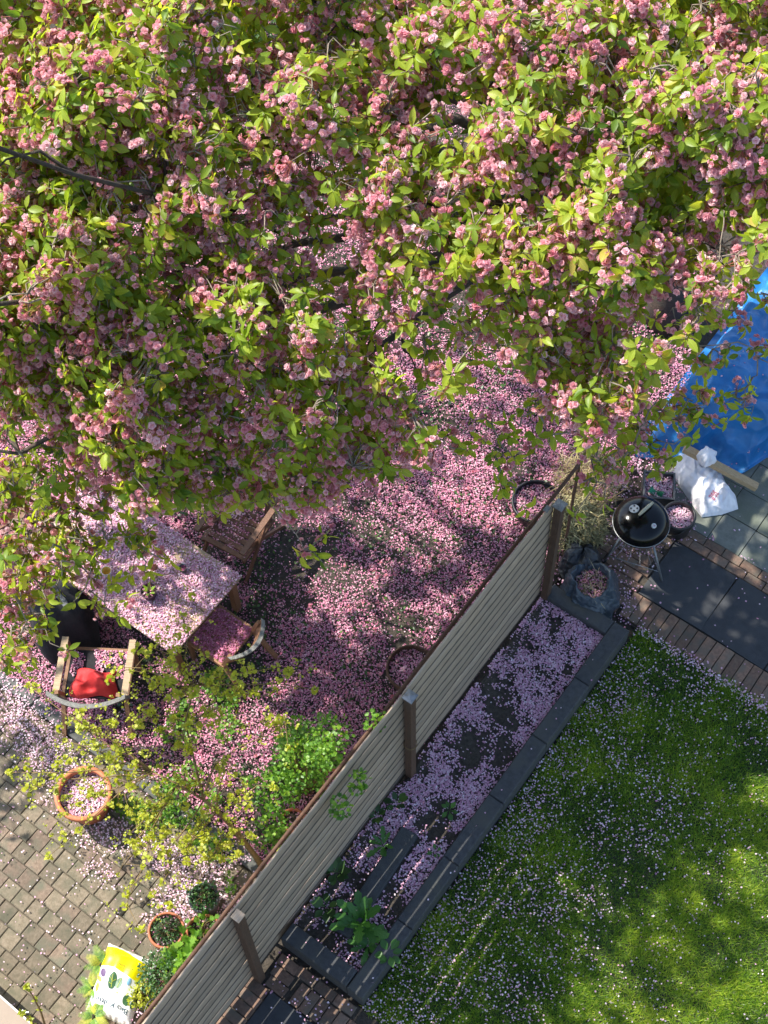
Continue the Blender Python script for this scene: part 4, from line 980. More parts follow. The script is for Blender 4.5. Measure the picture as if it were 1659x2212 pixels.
def lettering(text, s0, s1, t, hgt, material, curve=0.0):
    cu = bpy.data.curves.new('lettering', 'FONT'); cu.body = text; cu.size = 1.0; cu.resolution_u = 3
    o = bpy.data.objects.new('lettering', cu); C.objects.link(o)
    dg = bpy.context.evaluated_depsgraph_get(); dg.update()
    me = bpy.data.meshes.new_from_object(o.evaluated_get(dg)); C.objects.unlink(o); bpy.data.objects.remove(o)
    co = np.array([tuple(v.co) for v in me.vertices]); w = co[:, 0].max()
    off = wloc(sb)
    for v in me.vertices:
        fx = v.co.x / w; p = bagpt(s0 + (s1 - s0) * fx, t + hgt * v.co.y + curve * math.sin(PI * fx), .006) - off
        v.co = p
    me.materials.clear(); me.materials.append(material); me.name = 'lettering'
    return link_mesh('lettering', me, sb)
lettering('Bio Kultura', .90, .06, .80, .105, M['ink'], -.015)
lettering('POTGROND', .74, .36, .235, .045, M['inkdark'])
lettering('biologisch', .70, .40, .285, .03, M['inkdark'])
# crumpled welds at the ends
b = MB(); b.grid(lambda u, v: tuple(bagpt(u, .95 + .05 * v, .006 + .008 * math.sin(u * 60) * v)), 40, 3); b.build('seam', M['whitepaper'], sb)

# ------------------------------------------------------------------ ferns, ledge, bare shoots
def fern(label, px, py, n, L):
    c = at(px, py, 0.0); t = thing('fern', label, 'fern', c, group='bright green ferns beside the soil bag')
    for k in range(n):
        a_ = 2 * PI * k / n + rng.uniform(-.3, .3); el = rng.uniform(.45, .9); ln = L * rng.uniform(.75, 1.1)
        pos, f, nr, sc = [], [], [], []
        for q in np.linspace(.15, 1, 14):
            x = ln * q * math.cos(el); z = .05 + ln * (q * math.sin(el) - .45 * q * q); pp = np.array([x * math.cos(a_), x * math.sin(a_), z])
            for s in (-1, 1):
                dd = np.array([-math.sin(a_) * s, math.cos(a_) * s, .05]) + .55 * np.array([math.cos(a_), math.sin(a_), 0])
                pos.append(pp + c); f.append(dd); nr.append([0, 0, 1]); sc.append((.34 * ln * (1 - .8 * q) + .01,) * 3)
        o = batch('frond', BLADE, np.array(pos), frames(np.array(f), np.array(nr, float)), np.array(sc) * np.array([1, .16, .5]), rng.uniform(.2, 1, len(pos)), M['fresh'] if k % 3 else M['lime'], t, smooth=False)
fern('fern at the upper left corner of the soil bag', 222, 2088, 11, .24)
fern('fern beside the lettering on the left of the soil bag', 203, 2138, 8, .20)
fern('fern at the lower edge of the soil bag nearest the bottom of the picture', 205, 2200, 9, .24)
e0, e1 = at(-30, 2122, .5), at(90, 2228, .5)
ed = unit(e1 - e0); en = np.array([ed[1], -ed[0], 0.0])
if en @ FH > 0: en = -en
ledge = thing('ledge', 'pale beige ledge with a thin white edge in the bottom left corner', 'ledge', ((e0[0] + e1[0]) / 2, (e0[1] + e1[1]) / 2, 0))
Rl = np.stack([ed, np.cross([0, 0, 1.0], ed), [0, 0, 1.0]], 1); inw = np.cross([0, 0, 1.0], ed); inw = inw if inw @ en > 0 else -inw
b = MB(); b.box((e0 + e1) / 2 + inw * .32 - [0, 0, .25], (2.2, .60, .5), Rl); b.build('board', M['beige'], ledge)
b = MB(); b.box((e0 + e1) / 2 + inw * .010 - [0, 0, .247], (2.2, .018, .506), Rl); b.build('edge_strip', M['cream'], ledge)
h_ = at(50, 2188, .5)
b = MB(); b.tube([h_ + [0, 0, .0], h_ + [0, 0, .05], h_ + [.05, .03, .055], h_ + [.055, .033, .0]], .010, 8); b.box(h_ + [0, 0, .004], (.05, .04, .006)); b.build('fitting', M['steel'], ledge)
bs = thing('bare_shoots', 'thin bare shoots with sprouting leaf tufts near the bottom left corner', 'plant', (*at(100, 2235, 0)[:2], 0))
for (pts) in ([(105, 2240, .7), (88, 2185, .95), (70, 2150, 1.15), (57, 2131, 1.25)], [(90, 2235, .7), (62, 2200, .85), (45, 2187, .9)]):
    P = np.array([at(*p) for p in pts]); b = MB(); b.tube(P, np.linspace(.012, .006, len(P)), 6); sh = b.build('shoot', M['shoot'], bs, smooth=True)
    for i in range(9):
        q = rng.uniform(.1, 1) if i > 2 else 1.0; ii = min(int(q * (len(P) - 1)), len(P) - 2); fr = q * (len(P) - 1) - ii; pp = P[ii] * (1 - fr) + P[ii + 1] * fr
        k = 7; d = rng.normal(0, 1, (k, 3)); o = batch('leaf_tuft', OVAL, np.tile(pp, (k, 1)), frames(d, rng.normal(0, .4, (k, 3)) + [0, 0, 1]), rng.uniform(.025, .05, k), rng.uniform(0, .8, k), M['lime'], sh)

# ------------------------------------------------------------------ weeds in the bed
DANDELION = leaf_tpl([0, .15, .25, .36, .45, .56, .66, .76, .9, 1.0], [.02, .05, .10, .06, .15, .08, .19, .12, .13, 0], .2, .35)
BROAD = leaf_tpl([0, .25, .4, .55, .7, .85, 1.0], [.02, .04, .16, .25, .26, .17, 0], .2, .35)
def weed(label, px, py, n, L, tpl, mt='weed', el=(15, 60), z=.2):
    c = at(px, py, z); t = thing('weed', label, 'weed', c, group='green weeds in the raised bed')
    for k in range(n):
        o = batch('leaf', tpl, np.zeros((1, 3)), np.eye(3)[None], np.array([L * rng.uniform(.7, 1.1)]), np.array([rng.uniform(.1, .9)]), M[mt])
        o.parent = t; a_ = 2 * PI * k / n * 1.02 + rng.uniform(-.35, .35); o.location = (.012 * math.cos(a_), .012 * math.sin(a_), .02 + rng.uniform(0, .02)); o.rotation_euler = (0, -R(rng.uniform(*el)), a_)
weed('tall jagged dandelion, largest weed of the raised bed', 780, 1992, 16, .30, DANDELION, el=(25, 75))
weed('broad leaved weed leaning over the concrete corner of the raised bed', 795, 2045, 13, .23, DANDELION, el=(10, 45))
weed('broad leaved weed by the near corner joint of the raised bed', 840, 2062, 7, .15, BROAD, el=(10, 40), z=.25)
weed('jagged weed at the far end of the loose block', 828, 1828, 9, .17, DANDELION)
weed('low green weed against the fence foot left of the loose block', 728, 1888, 10, .16, BROAD, 'ivy')
weed('dark green weed beside the near cross wall of the bed', 705, 1962, 10, .15, BROAD, 'ivy')
weed('small weed at the fence foot below the middle post', 857, 1738, 7, .12, BROAD, 'ivy')
weed('small bright weed in the middle of the bed', 970, 1752, 6, .10, BROAD)
weed('small weed between the fence and the far end of the loose block', 815, 1765, 8, .12, BROAD, 'ivy')
weed('tiny weed beside the long wall of the bed', 940, 1842, 5, .07, BROAD)

# ------------------------------------------------------------------ green bush and currant by the fence
gb = at(650, 1640, 1.0)
bush = thing('green_bush', 'dense bright green bush growing against the back of the fence', 'bush', (gb[0], gb[1], 0))
stems(bush, (gb[0], gb[1], 0), (gb[0], gb[1], .95), (.38, .55, .5), 26, .008, M['shoot'])
for (dx, dy, dz, r, n) in ((0, 0, 1.0, .33, 850), (-.05, -.35, .85, .25, 480), (.12, .32, 1.15, .22, 330), (.28, .05, 1.45, .18, 200), (-.28, .22, .8, .20, 280), (.1, -.6, .7, .17, 180)):
    small_leaves(bush, 'foliage', (gb[0] + dx, gb[1] + dy, dz), (r, r, r * .9), int(n * 1.25), (.022, .052), M['fresh'], LOBED, .3, .7)
for (px, py) in ((775, 1690), (733, 1745), (812, 1560)):
    c = at(px, py, 2.05); e = np.array([-.3, gb[1] + rng.uniform(-.3, .3), 1.3]); b = MB(); b.tube([e, (e + c) / 2 + [0, 0, .1], c], [.006, .004, .002], 4); b.build('stem', M['shoot'], bush)
    small_leaves(bush, 'foliage', c, (.11, .11, .09), 70, (.035, .06), M['fresh'], LOBED, .2, .7)
tb0 = at(575, 1885, .05)
currant = thing('currant_shrub', 'sprawling shrub with thin arching branches and yellow green leaf tufts over the patio', 'shrub', (tb0[0], tb0[1], 0))
trunk = np.array([tb0 * [1, 1, 0], at(552, 1850, .35), at(505, 1790, .7), at(470, 1752, .9), at(440, 1728, 1.0)])
b = MB(); b.tube(trunk, [.034, .030, .026, .021, .017], 8); b.build('trunk', M['shoot'], currant, smooth=True)
ends = [(20, 1668, 1.2), (62, 1705, 1.1), (165, 1540, 1.3), (140, 1600, 1.1), (235, 1440, 1.5), (330, 1400, 1.55), (393, 1330, 1.7), (455, 1540, 1.3), (525, 1500, 1.5), (600, 1440, 1.7), (680, 1490, 1.5), (300, 1560, 1.3), (385, 1610, 1.2), (215, 1640, 1.2), (280, 1800, .9),
        (330, 1930, .8), (350, 1850, .9), (405, 1830, .8), (255, 1890, .7), (105, 1850, .8), (270, 1960, .7), (430, 1905, .7), (520, 1820, .8), (590, 1700, 1.1), (480, 1650, 1.2), (420, 1690, 1.1), (130, 1760, .9), (200, 1570, 1.4), (60, 1480, 1.5), (620, 1560, 1.4), (290, 1700, 1.0), (330, 1480, 1.5), (390, 1500, 1.5)]
nodes = [trunk[3], trunk[4], at(330, 1668, 1.15), at(400, 1560, 1.3), at(380, 1700, 1.05), at(465, 1650, 1.15), at(425, 1480, 1.4), trunk[2]]
b = MB()
for k_ in (2, 3, 4, 5): b.tube([trunk[4], (trunk[4] + nodes[k_]) / 2 + [0, 0, .06], nodes[k_]], [.014, .011, .009], 6)
b.tube([nodes[3], (nodes[3] + nodes[6]) / 2 + [0, 0, .05], nodes[6]], [.009, .008, .006], 6)
tuft_pos = []
for e in ends:
    p = at(*e); k = min(range(len(nodes)), key=lambda i: np.linalg.norm(nodes[i] - p)); o_ = nodes[k]
    if np.linalg.norm(o_ - p) < .12: o_ = nodes[0]
    q1 = o_ * .66 + p * .34 + rng.normal(0, .03, 3) + [0, 0, .04]; q2 = o_ * .33 + p * .67 + rng.normal(0, .03, 3) + [0, 0, .04]
    b.tube([o_, q1, q2, p], [.008, .0065, .005, .003], 5)
    tuft_pos.append(p)
    for i in range(8):
        f_ = rng.uniform(.25, 1.0); base = o_ * (1 - f_) + p * f_ + [0, 0, .02]; tp_ = base + rng.normal(0, .09, 3) * [1.2, 1.2, .6] + [0, 0, .03]
        b.tube([base, (base + tp_) / 2 + [0, 0, .012], tp_], [.004, .003, .002], 4, cap=False); tuft_pos.append(tp_)
b.build('branches', M['shoot'], currant, smooth=True)['kind'] = 'stuff'
tuft_meshes = []
for k in range(7):
    n = 12 + k % 5; d = rng.normal(0, 1, (n, 3)) * [1, 1, .6]; pos = d * .007
    o = batch('leaf_tuft', LOBED, pos, frames(d, rng.normal(0, .3, (n, 3)) + [0, 0, 1]), rng.uniform(.026, .048, n), np.clip(rng.normal(.6, .25, n), 0, 1), M['lime']); tuft_meshes.append(o.data); bpy.data.objects.remove(o)
for p in tuft_pos[:298]:
    o = link_mesh('leaf_tuft', random.choice(tuft_meshes), currant); o.location = tuple(p - wloc(currant)); o.rotation_euler = (rng.normal(0, .3), rng.normal(0, .3), rng.uniform(0, 6.28)); s_ = rng.uniform(.6, 1.45); o.scale = (s_, s_, s_)

ex = []
for p in tuft_pos:
    for k in range(2): ex.append(p + rng.normal(0, .10, 3) * [1.2, 1.2, .7])
ex = np.array(ex); ex = np.repeat(ex, 6, axis=0) + rng.normal(0, .016, (len(ex) * 6, 3)); n = len(ex)
o = batch('foliage', LOBED, ex, frames(rng.normal(0, 1, (n, 3)), rng.normal(0, .5, (n, 3)) + [-.2, 0, 1]), rng.uniform(.016, .034, n), np.clip(rng.normal(.5, .28, n), 0, 1), M['lime'], currant); o['kind'] = 'stuff'
x = rng.uniform(-2.5, -.25, 9000); y = rng.uniform(.45, 2.3, 9000); k = (fbm(x, y, 2.6, 140) > .56); x, y = x[k], y[k]; n = len(x)
o = batch('low_plants', LOBED, np.stack([x, y, rng.uniform(.03, .16, n)], 1), rot_rand(n, spread=1.5), rng.uniform(.02, .055, n), rng.uniform(0, 1, n), M['fresh']); tag(o, 'low green plants growing through the petals below the yellow green shrub', 'ground plants', kind='stuff')
# ------------------------------------------------------------------ ground cover and fallen petals
def ground_xy(n, x0, x1, y0, y1):
    x = rng.uniform(x0, x1, n); y = rng.uniform(y0, y1, n)
    gx, gy, _ = proj(np.stack([x, y, np.zeros(n)], 1))
    return x, y, gx, gy
x, y, gx, gy = ground_xy(55000, -9.5, -0.2, 0.95, 13.0)
ivy_n = fbm(x, y, 1.5, 61)
ok = (gx > -80) & (gx < 1500) & (gy < 2300) & (rng.uniform(0, 1, len(x)) < np.clip((ivy_n - .38) * 3.0, .12, .9))
x, y = x[ok], y[ok]; n = len(x)
o = batch('ground_cover', OVAL, np.stack([x, y, rng.uniform(.01, .07, n)], 1), rot_rand(n, spread=1.6), rng.uniform(.025, .06, n), rng.uniform(0, 1, n), M['ivy']); tag(o, 'low dark green ground cover between the petals under the cherry', 'ground cover', kind='stuff')
x, y, gx, gy = ground_xy(680000, -9.5, -0.12, 0.9, 13.0)
dn = fbm(x, y, 1.25, 77); fine = fbm(x, y, 5.0, 80)
patch = np.clip((dn * .7 + fine * .42 - .33) * 4.5, .16, 1.0)
dark = [((750, 1260), 130, 70), ((640, 1170), 70, 60), ((850, 1330), 60, 40), ((560, 1500), 90, 55), ((1000, 700), 60, 50), ((520, 1440), 60, 50), ((60, 1410), 60, 50), ((1000, 1180), 50, 40), ((880, 1440), 60, 50), ((300, 1640), 90, 60)]
for (c, rx, ry) in dark: patch *= 1 - .62 * np.exp(-(((gx - c[0]) / rx) ** 2 + ((gy - c[1]) / ry) ** 2))
ok = (gx > -60) & (gx < 1500) & (gy < 2300) & (rng.uniform(0, 1, len(x)) < patch * np.interp(gy, [300, 700, 980], [.2, .6, .95])) & ((y > .95) | (rng.uniform(0, 1, len(x)) < .5))
n = int(ok.sum())
print('carpet', n)
petals('fallen_petals', 'carpet of fallen pink cherry petals on the ground under the tree', np.stack([x, y, .012 + rng.uniform(0, .05, len(x))], 1)[ok], (.013, .025), tint=np.clip(rng.normal(.42, .27, n), 0, 1))
k = rng.choice(np.nonzero(ok)[0], 2600, replace=False)
o = batch('fallen_blossom', FLOWER, np.stack([x[k], y[k], rng.uniform(.03, .06, 2600)], 1), rot_rand(2600, spread=2.0), rng.uniform(.014, .026, 2600), np.clip(rng.normal(.3, .3, 2600), 0, 1), M['flower'], None, smooth=False)
tag(o, 'whole fallen cherry blossoms among the loose petals under the tree', 'blossoms', kind='stuff')
# patio: a drift below the kerb and among the pots, single petals beyond
x, y, gx, gy = ground_xy(60000, -4.3, -0.2, -1.9, 0.95)
d = .015 + .016 * fbm(x, y, 4, 90)
strip = np.exp(-((y - .50 + .28 * (x + 3.2)) / .25) ** 2) * (x < -2.75) * 1.2
strip2 = np.clip(1.4 * np.exp(-((y - .35) / .42) ** 2) * (x > -2.35) * (fbm(x, y, 2.5, 93) > .42), 0, 1)
strip3 = np.clip((x + 1.15) * 1.2, 0, 1) * (fbm(x, y, 3, 95) > .45) * .55
strip4 = .9 * np.exp(-(((gx - 245) / 70) ** 2 + ((gy - 1800) / 40) ** 2))
joint = .10 * (np.abs(((y - .68) / PV + .5) % 1.0 - .0) < .08)
dens = np.clip(np.maximum.reduce([d, strip * (.35 + .9 * fbm(x, y, 6, 97)), strip2, strip3, strip4, joint * (fbm(x, y, 2, 99) > .4)]), 0, 1) * .55
ok = (gx > -40) & (gy < 2260) & (rng.uniform(0, 1, len(x)) < dens)
n = int(ok.sum())
petals('fallen_petals', 'petals drifted along the kerb and scattered over the patio setts', np.stack([x, y, .034 + rng.uniform(0, .012, len(x))], 1)[ok], material=M['petal_pale'], tint=np.clip(rng.normal(.6, .25, n), 0, 1))
# raised bed
x, y, gx, gy = ground_xy(40000, -.04, .785, .58, 5.03)
dn = fbm(x, y, 2.4, 101); fn = fbm(x, y, 7, 104)
dens = np.clip((dn * .75 + fn * .5 - .47) * 4.2 + .25 * np.exp(-((x - .72) / .08) ** 2) + .2 * (y > 4.3), .03, 1) * np.clip((y - .2) / 2.2, .35, 1)
dens[inpoly(x, y, [(.29, .78), (.5, .79), (.50, 2.03), (.30, 2.02)])] *= .03
ok = rng.uniform(0, 1, len(x)) < dens * .75
petals('fallen_petals', 'pink petals strewn over the soil of the raised bed', np.stack([x, y, .205 + rng.uniform(0, .02, len(x))], 1)[ok], (.017, .027), material=M['petal_pale'], tint=np.clip(rng.normal(.42, .25, int(ok.sum())), 0, 1))
# block tops
x, y, gx, gy = ground_xy(60, .0, .98, .4, 5.2)
ok = (x > .79) | (y > 5.04) | (y < .57)
petals('fallen_petals', 'few single petals on top of the dark bed wall', np.stack([x, y, np.full(60, .303)], 1)[ok], material=M['petal_pale'])
# lawn
x, y, gx, gy = ground_xy(110000, .985, 6.0, .36, 5.45)
nz = fbm(x, y, 3.0, 110); f2 = fbm(x, y, 8, 113)
dens = np.clip(.72 - .27 * (x - 1.0) + (nz - .5) * 1.1 + (f2 - .5) * .8, .03, 1) * np.clip(1.25 - .28 * (x - 1), .25, 1)
dens = np.maximum(dens * .42, .9 * np.exp(-((y - 5.42) / .07) ** 2)); dens = np.maximum(dens, .85 * np.exp(-((x - 1.0) / .06) ** 2) * (y < .55))
ok = (rng.uniform(0, 1, len(x)) < dens * np.where((gx < 1740) & (gy < 2300), .85, .5))
petals('fallen_petals', 'pale petals scattered through the lawn grass', np.stack([x, y, .022 + rng.uniform(0, .03, len(x))], 1)[ok], (.016, .026), material=M['petal_pale'], spread=1.6, tint=np.clip(rng.normal(.6, .25, int(ok.sum())), 0, 1))
# paths
x, y, gx, gy = ground_xy(9000, -.25, 2.9, 5.3, 8.0)
d = .012 + .8 * np.exp(-((y - 5.45) / .05) ** 2) + .7 * np.exp(-(((x - .74) / .12) ** 2 + ((y - 5.55) / .22) ** 2)) + .45 * (x < .75) * (fbm(x, y, 5, 120) > .5) + .5 * np.exp(-((y - 6.87) / .03) ** 2) * (fbm(x, y, 3, 121) > .45) + .7 * np.exp(-(((x - .85) / .1) ** 2 + ((y - 6.72) / .07) ** 2)) + .9 * (x < .5) * (y > 6.7) * .8
ok = (gx < 1740) & (rng.uniform(0, 1, len(x)) < d)
petals('fallen_petals', 'petals collected along the brick edges of the path by the grill', np.stack([x, y, .042 + rng.uniform(0, .008, len(x))], 1)[ok], (.017, .03), material=M['petal_pale'], tint=np.clip(rng.normal(.4, .25, int(ok.sum())), 0, 1))
x, y, gx, gy = ground_xy(2500, .0, 1.6, -1.2, .36)
d = .02 + .35 * (fbm(x, y, 5, 125) > .56) * (y > -.1) + .4 * np.exp(-((y + .02) / .03) ** 2)
ok = rng.uniform(0, 1, len(x)) < d
petals('fallen_petals', 'petals on the bricks at the near end of the raised bed', np.stack([x, y, .042 + rng.uniform(0, .008, len(x))], 1)[ok], (.017, .03), material=M['petal_pale'])
# on the tarpaulin
x = rng.uniform(-.3, 2.4, 700); y = rng.uniform(7.5, 9.0, 700); k = (fbm(x, y, 3, 131) > .53) & ((x < .25) | (rng.uniform(0, 1, 700) < .3)); x, y = x[k], y[k]
petals('fallen_petals', 'petals lying on the blue tarpaulin', np.stack([x, y, np.array([tarp_z(a, c) for a, c in zip(x, y)]) + .025], 1))

# ------------------------------------------------------------------ cherry tree
def Zs(px, py):
    z = np.interp(py, [-900, -200, 150, 350, 600, 900, 1100, 1460], [8.2, 7.4, 6.9, 6.5, 5.9, 5.0, 4.1, 3.2])
    return z + 0.35 * np.interp(px, [-900, 0, 900, 1700, 2300], [-1.5, -.5, 0, 1.0, 0.2])
LOWER = ([-1200, -300, -60, 0, 90, 200, 300, 420, 600, 800, 940, 1000, 1090, 1180, 1280, 1340, 1400, 1450, 1500, 1580, 1660, 1900], [1250, 1200, 1020, 940, 880, 1010, 1090, 1085, 1100, 1040, 985, 760, 760, 860, 960, 900, 850, 720, 720, 640, 560, 500])
GAPS = [([(960, 630), (1010, 590), (1090, 680), (1150, 780), (1250, 850), (1200, 950), (1050, 960), (960, 900), (930, 800)], .42), ([(1385, 620), (1470, 595), (1510, 670), (1450, 760), (1375, 720)], .04), ([(905, 235), (1000, 230), (1010, 290), (930, 310)], .12), ([(1060, 405), (1180, 410), (1180, 450), (1060, 450)], .15), ([(710, 500), (790, 490), (800, 560), (720, 570)], .3), ([(1500, 520), (1600, 470), (1640, 560), (1560, 620)], .3)]
LIT = [([(300, 1470), (520, 1440), (760, 1540), (800, 1720), (560, 1920), (360, 2260), (-80, 2260), (-80, 1890), (120, 1800), (100, 1640), (230, 1610)], .04),
       ([(1460, 1760), (1760, 1600), (1760, 2400), (1100, 2400), (1180, 2150), (1300, 1950)], .62), ([tuple(float(q) for q in proj((x_ + .63, y_ + .04, 0.0))[:2]) for x_, y_ in ((-4.85, 1.97), (-2.65, 1.97), (-2.65, 3.12), (-4.85, 3.12))], .45), ([(560, 1000), (1180, 960), (1080, 1300), (860, 1520), (620, 1500)], .4)]
def keep_mask(P, soft=0.0):
    px, py, _ = proj(P)
    lim = np.interp(px, *LOWER) + soft + 40 * (vnoise(px, py, 1 / 70., 3) - .5)
    k = np.where(py < lim, 1.0, 0.0)
    for poly, v in GAPS: k = np.where(inpoly(px, py, poly), k * v, k)
    S = P + np.stack([P[:, 2] * SPOT * SUN_T[0], P[:, 2] * SPOT * SUN_T[1], -P[:, 2]], 1)
    sx, sy, _ = proj(S)
    for poly, v in LIT:
        jit = 26
        hit = inpoly(sx + rng.normal(0, jit, len(sx)), sy + rng.normal(0, jit, len(sy)), poly)
        if v > .5: vv = np.where(fbm(S[:, 0], S[:, 1], 1.7, 300) > .52 + .05 * np.clip(1.6 - S[:, 1], 0, 2), 1.0, .02)
        elif v > .2: vv = np.where(fbm(S[:, 0], S[:, 1], 3.0, 300) > (.57 if v > .42 else .55), 1.0, .03)
        else: vv = v
        k = np.where(hit, k * vv, k)
    return rng.uniform(0, 1, len(px)) < k
N0 = 20000
px = rng.uniform(-1050, 2050, N0); py = rng.uniform(-800, 1250, N0)
off_w = np.where((px < -70) | (py < -90), .16, np.where(px > 1780, .5, 1.0))
sel = rng.uniform(0, 1, N0) < off_w; px, py = px[sel], py[sel]
ax_ = rng.uniform(-90, 270, 2600); ay_ = rng.uniform(120, 980, 2600); nadd = len(ax_); px = np.concatenate([px, ax_]); py = np.concatenate([py, ay_])
lump = fbm(px, py, 1 / 170., 201) - .5
zz = Zs(px, py) + 1.05 * lump
zz[-nadd:] -= rng.uniform(0, 2.6, nadd); zz[-nadd:] = np.maximum(zz[-nadd:], 2.5)
P = at(px, py, zz)
dep = rng.exponential(.38, len(P)); dep = np.where(dep > 1.3, rng.uniform(0, .9, len(P)), dep)
view = (P - CAM); view /= np.linalg.norm(view, axis=1, keepdims=True)
P = P + view * dep[:, None]
P = P[(P[:, 2] > 1.9)]
# a high bough reaching out over the table beyond the left edge; it dapples the lawn
hb = np.stack([rng.uniform(-6.2, -2.2, 2300), rng.uniform(-1.9, 2.7, 2300), rng.uniform(6.2, 9.0, 2300)], 1)
hx, hy, _ = proj(hb)
hs = hb[:, 0] + hb[:, 2] * SPOT
P = np.concatenate([P, hb[(hx < -60) & (hs > 1.9)]])
P = P[keep_mask(P)]
# sprays that hang below the main crown
SPRAY = [(40, 985, 3.3), (52, 1085, 3.2), (18, 1180, 3.1), (42, 1245, 3.0), (35, 1320, 2.9), (18, 1425, 2.8), (95, 1275, 3.0), (135, 1205, 3.1), (205, 1175, 3.1), (92, 1160, 3.1), (235, 1110, 3.2), (60, 1370, 2.9), (250, 1330, 2.7), (200, 1300, 2.8), (292, 1190, 3.0), (322, 1215, 2.9), (672, 1200, 2.6), (300, 1040, 3.4), (150, 1060, 3.3), (110, 975, 3.4), (330, 1110, 3.2), (360, 1040, 3.3), (460, 1090, 3.2), (210, 1050, 3.3), (160, 1120, 3.2), (255, 1165, 3.1), (180, 1235, 3.0), (70, 1135, 3.2), (285, 1095, 3.2), (120, 1040, 3.3), (10, 1060, 3.3), (5, 1280, 3.0),
         (1150, 880, 3.5), (1195, 960, 3.4), (1290, 1020, 3.3), (1268, 1055, 3.2), (1310, 995, 3.4), (1440, 965, 3.3), (1395, 905, 3.4), (1500, 880, 3.3), (1540, 905, 3.2), (1602, 885, 3.2), (1520, 790, 3.5), (1625, 835, 3.3), (1480, 690, 3.7), (1560, 760, 3.5), (1210, 870, 3.5), (1330, 930, 3.4), (1350, 1010, 3.2), (1070, 1010, 3.3), (1085, 1060, 3.1), (990, 970, 3.4), (1650, 760, 3.6), (1590, 690, 3.7), (1530, 660, 3.8), (1620, 620, 3.9), (1460, 900, 3.3), (1490, 760, 3.6), (1650, 640, 4.0), (1440, 860, 3.5), (1380, 960, 3.3), (1420, 1010, 3.1), (1110, 930, 3.5), (1040, 900, 3.6), (1000, 840, 3.8), (1130, 800, 3.8), (1060, 760, 4.0), (1180, 770, 3.9)]
SP = np.array([at(*s) for s in SPRAY] + [at(s[0] + dx_, s[1] + dy_, s[2] + .1) for s in SPRAY if s[0] < 200 for dx_, dy_ in ((-28, 14), (24, -30))])
NM = len(P)
extra = np.concatenate([SP + rng.normal(0, .05, SP.shape), SP + rng.normal(0, .11, SP.shape), SP + rng.normal(0, .13, SP.shape), (SP + rng.normal(0, .16, SP.shape))[::2]])
P = np.concatenate([P, extra])
print('whorls', len(P))
tree_base = at(1440, 690, 0); tree_base[2] = 0
tree = thing('cherry_tree', 'large ornamental cherry covered in double pink blossom and fresh green leaves', 'tree', tree_base)
fork = tree_base + [-.25, -.1, 2.3]
b = MB(); tp = [tree_base, tree_base + [-.03, .02, .5], tree_base + [-.1, 0, 1.2], fork, fork + [-.15, 0, .5]]
b.tube(tp, [.30, .24, .20, .19, .15], 14); b.build('trunk', M['bark'], tree, smooth=True)
limb_t = [(70, 40, 6.2), (300, 330, 5.6), (560, 290, 5.9), (420, 660, 4.9), (130, 820, 4.2), (700, 830, 4.3), (1010, 440, 5.6), (1080, 230, 6.2), (1430, 300, 6.0), (1640, 80, 6.5), (1540, 600, 4.8), (800, 80, 6.5), (-80, 560, 4.9), (40, 980, 3.6), (1850, 400, 5.8), (300, -350, 6.8), (1200, -350, 7.0), (1180, 740, 4.4), (-4.3, .6, 7.2), (-3.6, 2.4, 7.4)]
limb_pts = []
for k, t_ in enumerate(limb_t):
    e = at(*t_) if k < len(limb_t) - 2 else np.array(t_); o_ = fork + rng.normal(0, .05, 3); d = e - o_
    c1 = o_ + d * .3 + [0, 0, .55] + rng.normal(0, .15, 3); c2 = o_ + d * .68 + [0, 0, .5] + rng.normal(0, .18, 3)
    if k >= len(limb_t) - 2: c1, c2 = o_ + d * .3 - [0, 0, .5], o_ + d * .72 - [0, 0, 1.5]
    ts = np.linspace(0, 1, 12)[:, None]
    cur = (1 - ts) ** 3 * o_ + 3 * (1 - ts) ** 2 * ts * c1 + 3 * (1 - ts) * ts ** 2 * c2 + ts ** 3 * e
    cur[1:-1] += rng.normal(0, .05, (10, 3))
    r0 = .028 if k >= len(limb_t) - 2 else .105 if np.linalg.norm(d) > 4 else .08
    b = MB(); b.tube(cur, np.linspace(r0, .018, 12), 8); b.build('limb', M['bark'], tree, smooth=True); limb_pts.append(cur)
LP = np.concatenate([l[2:] for l in limb_pts])
# secondary branches
nn = 460
node_i = rng.choice(NM, nn, replace=False)
nodes = P[node_i] + view.mean(0) * rng.uniform(.25, .8, nn)[:, None] + [0, 0, -.1]
b = MB(); sec = []
for q in nodes:
    i = np.argmin(np.linalg.norm(LP - q, axis=1) + .4 * np.maximum(0, LP[:, 2] - q[2])); o_ = LP[i]; d = q - o_
    m1 = o_ + d * .35 + [0, 0, .16] + rng.normal(0, .07, 3); m2 = o_ + d * .7 + [0, 0, .14] + rng.normal(0, .07, 3)
    b.tube([o_, m1, m2, q], [.020, .016, .011, .006], 4, cap=False); sec += [m1, m2, q]
b.build('branches', M['bark'], tree, smooth=True)['kind'] = 'stuff'
SEC = np.concatenate([np.array(sec), LP])
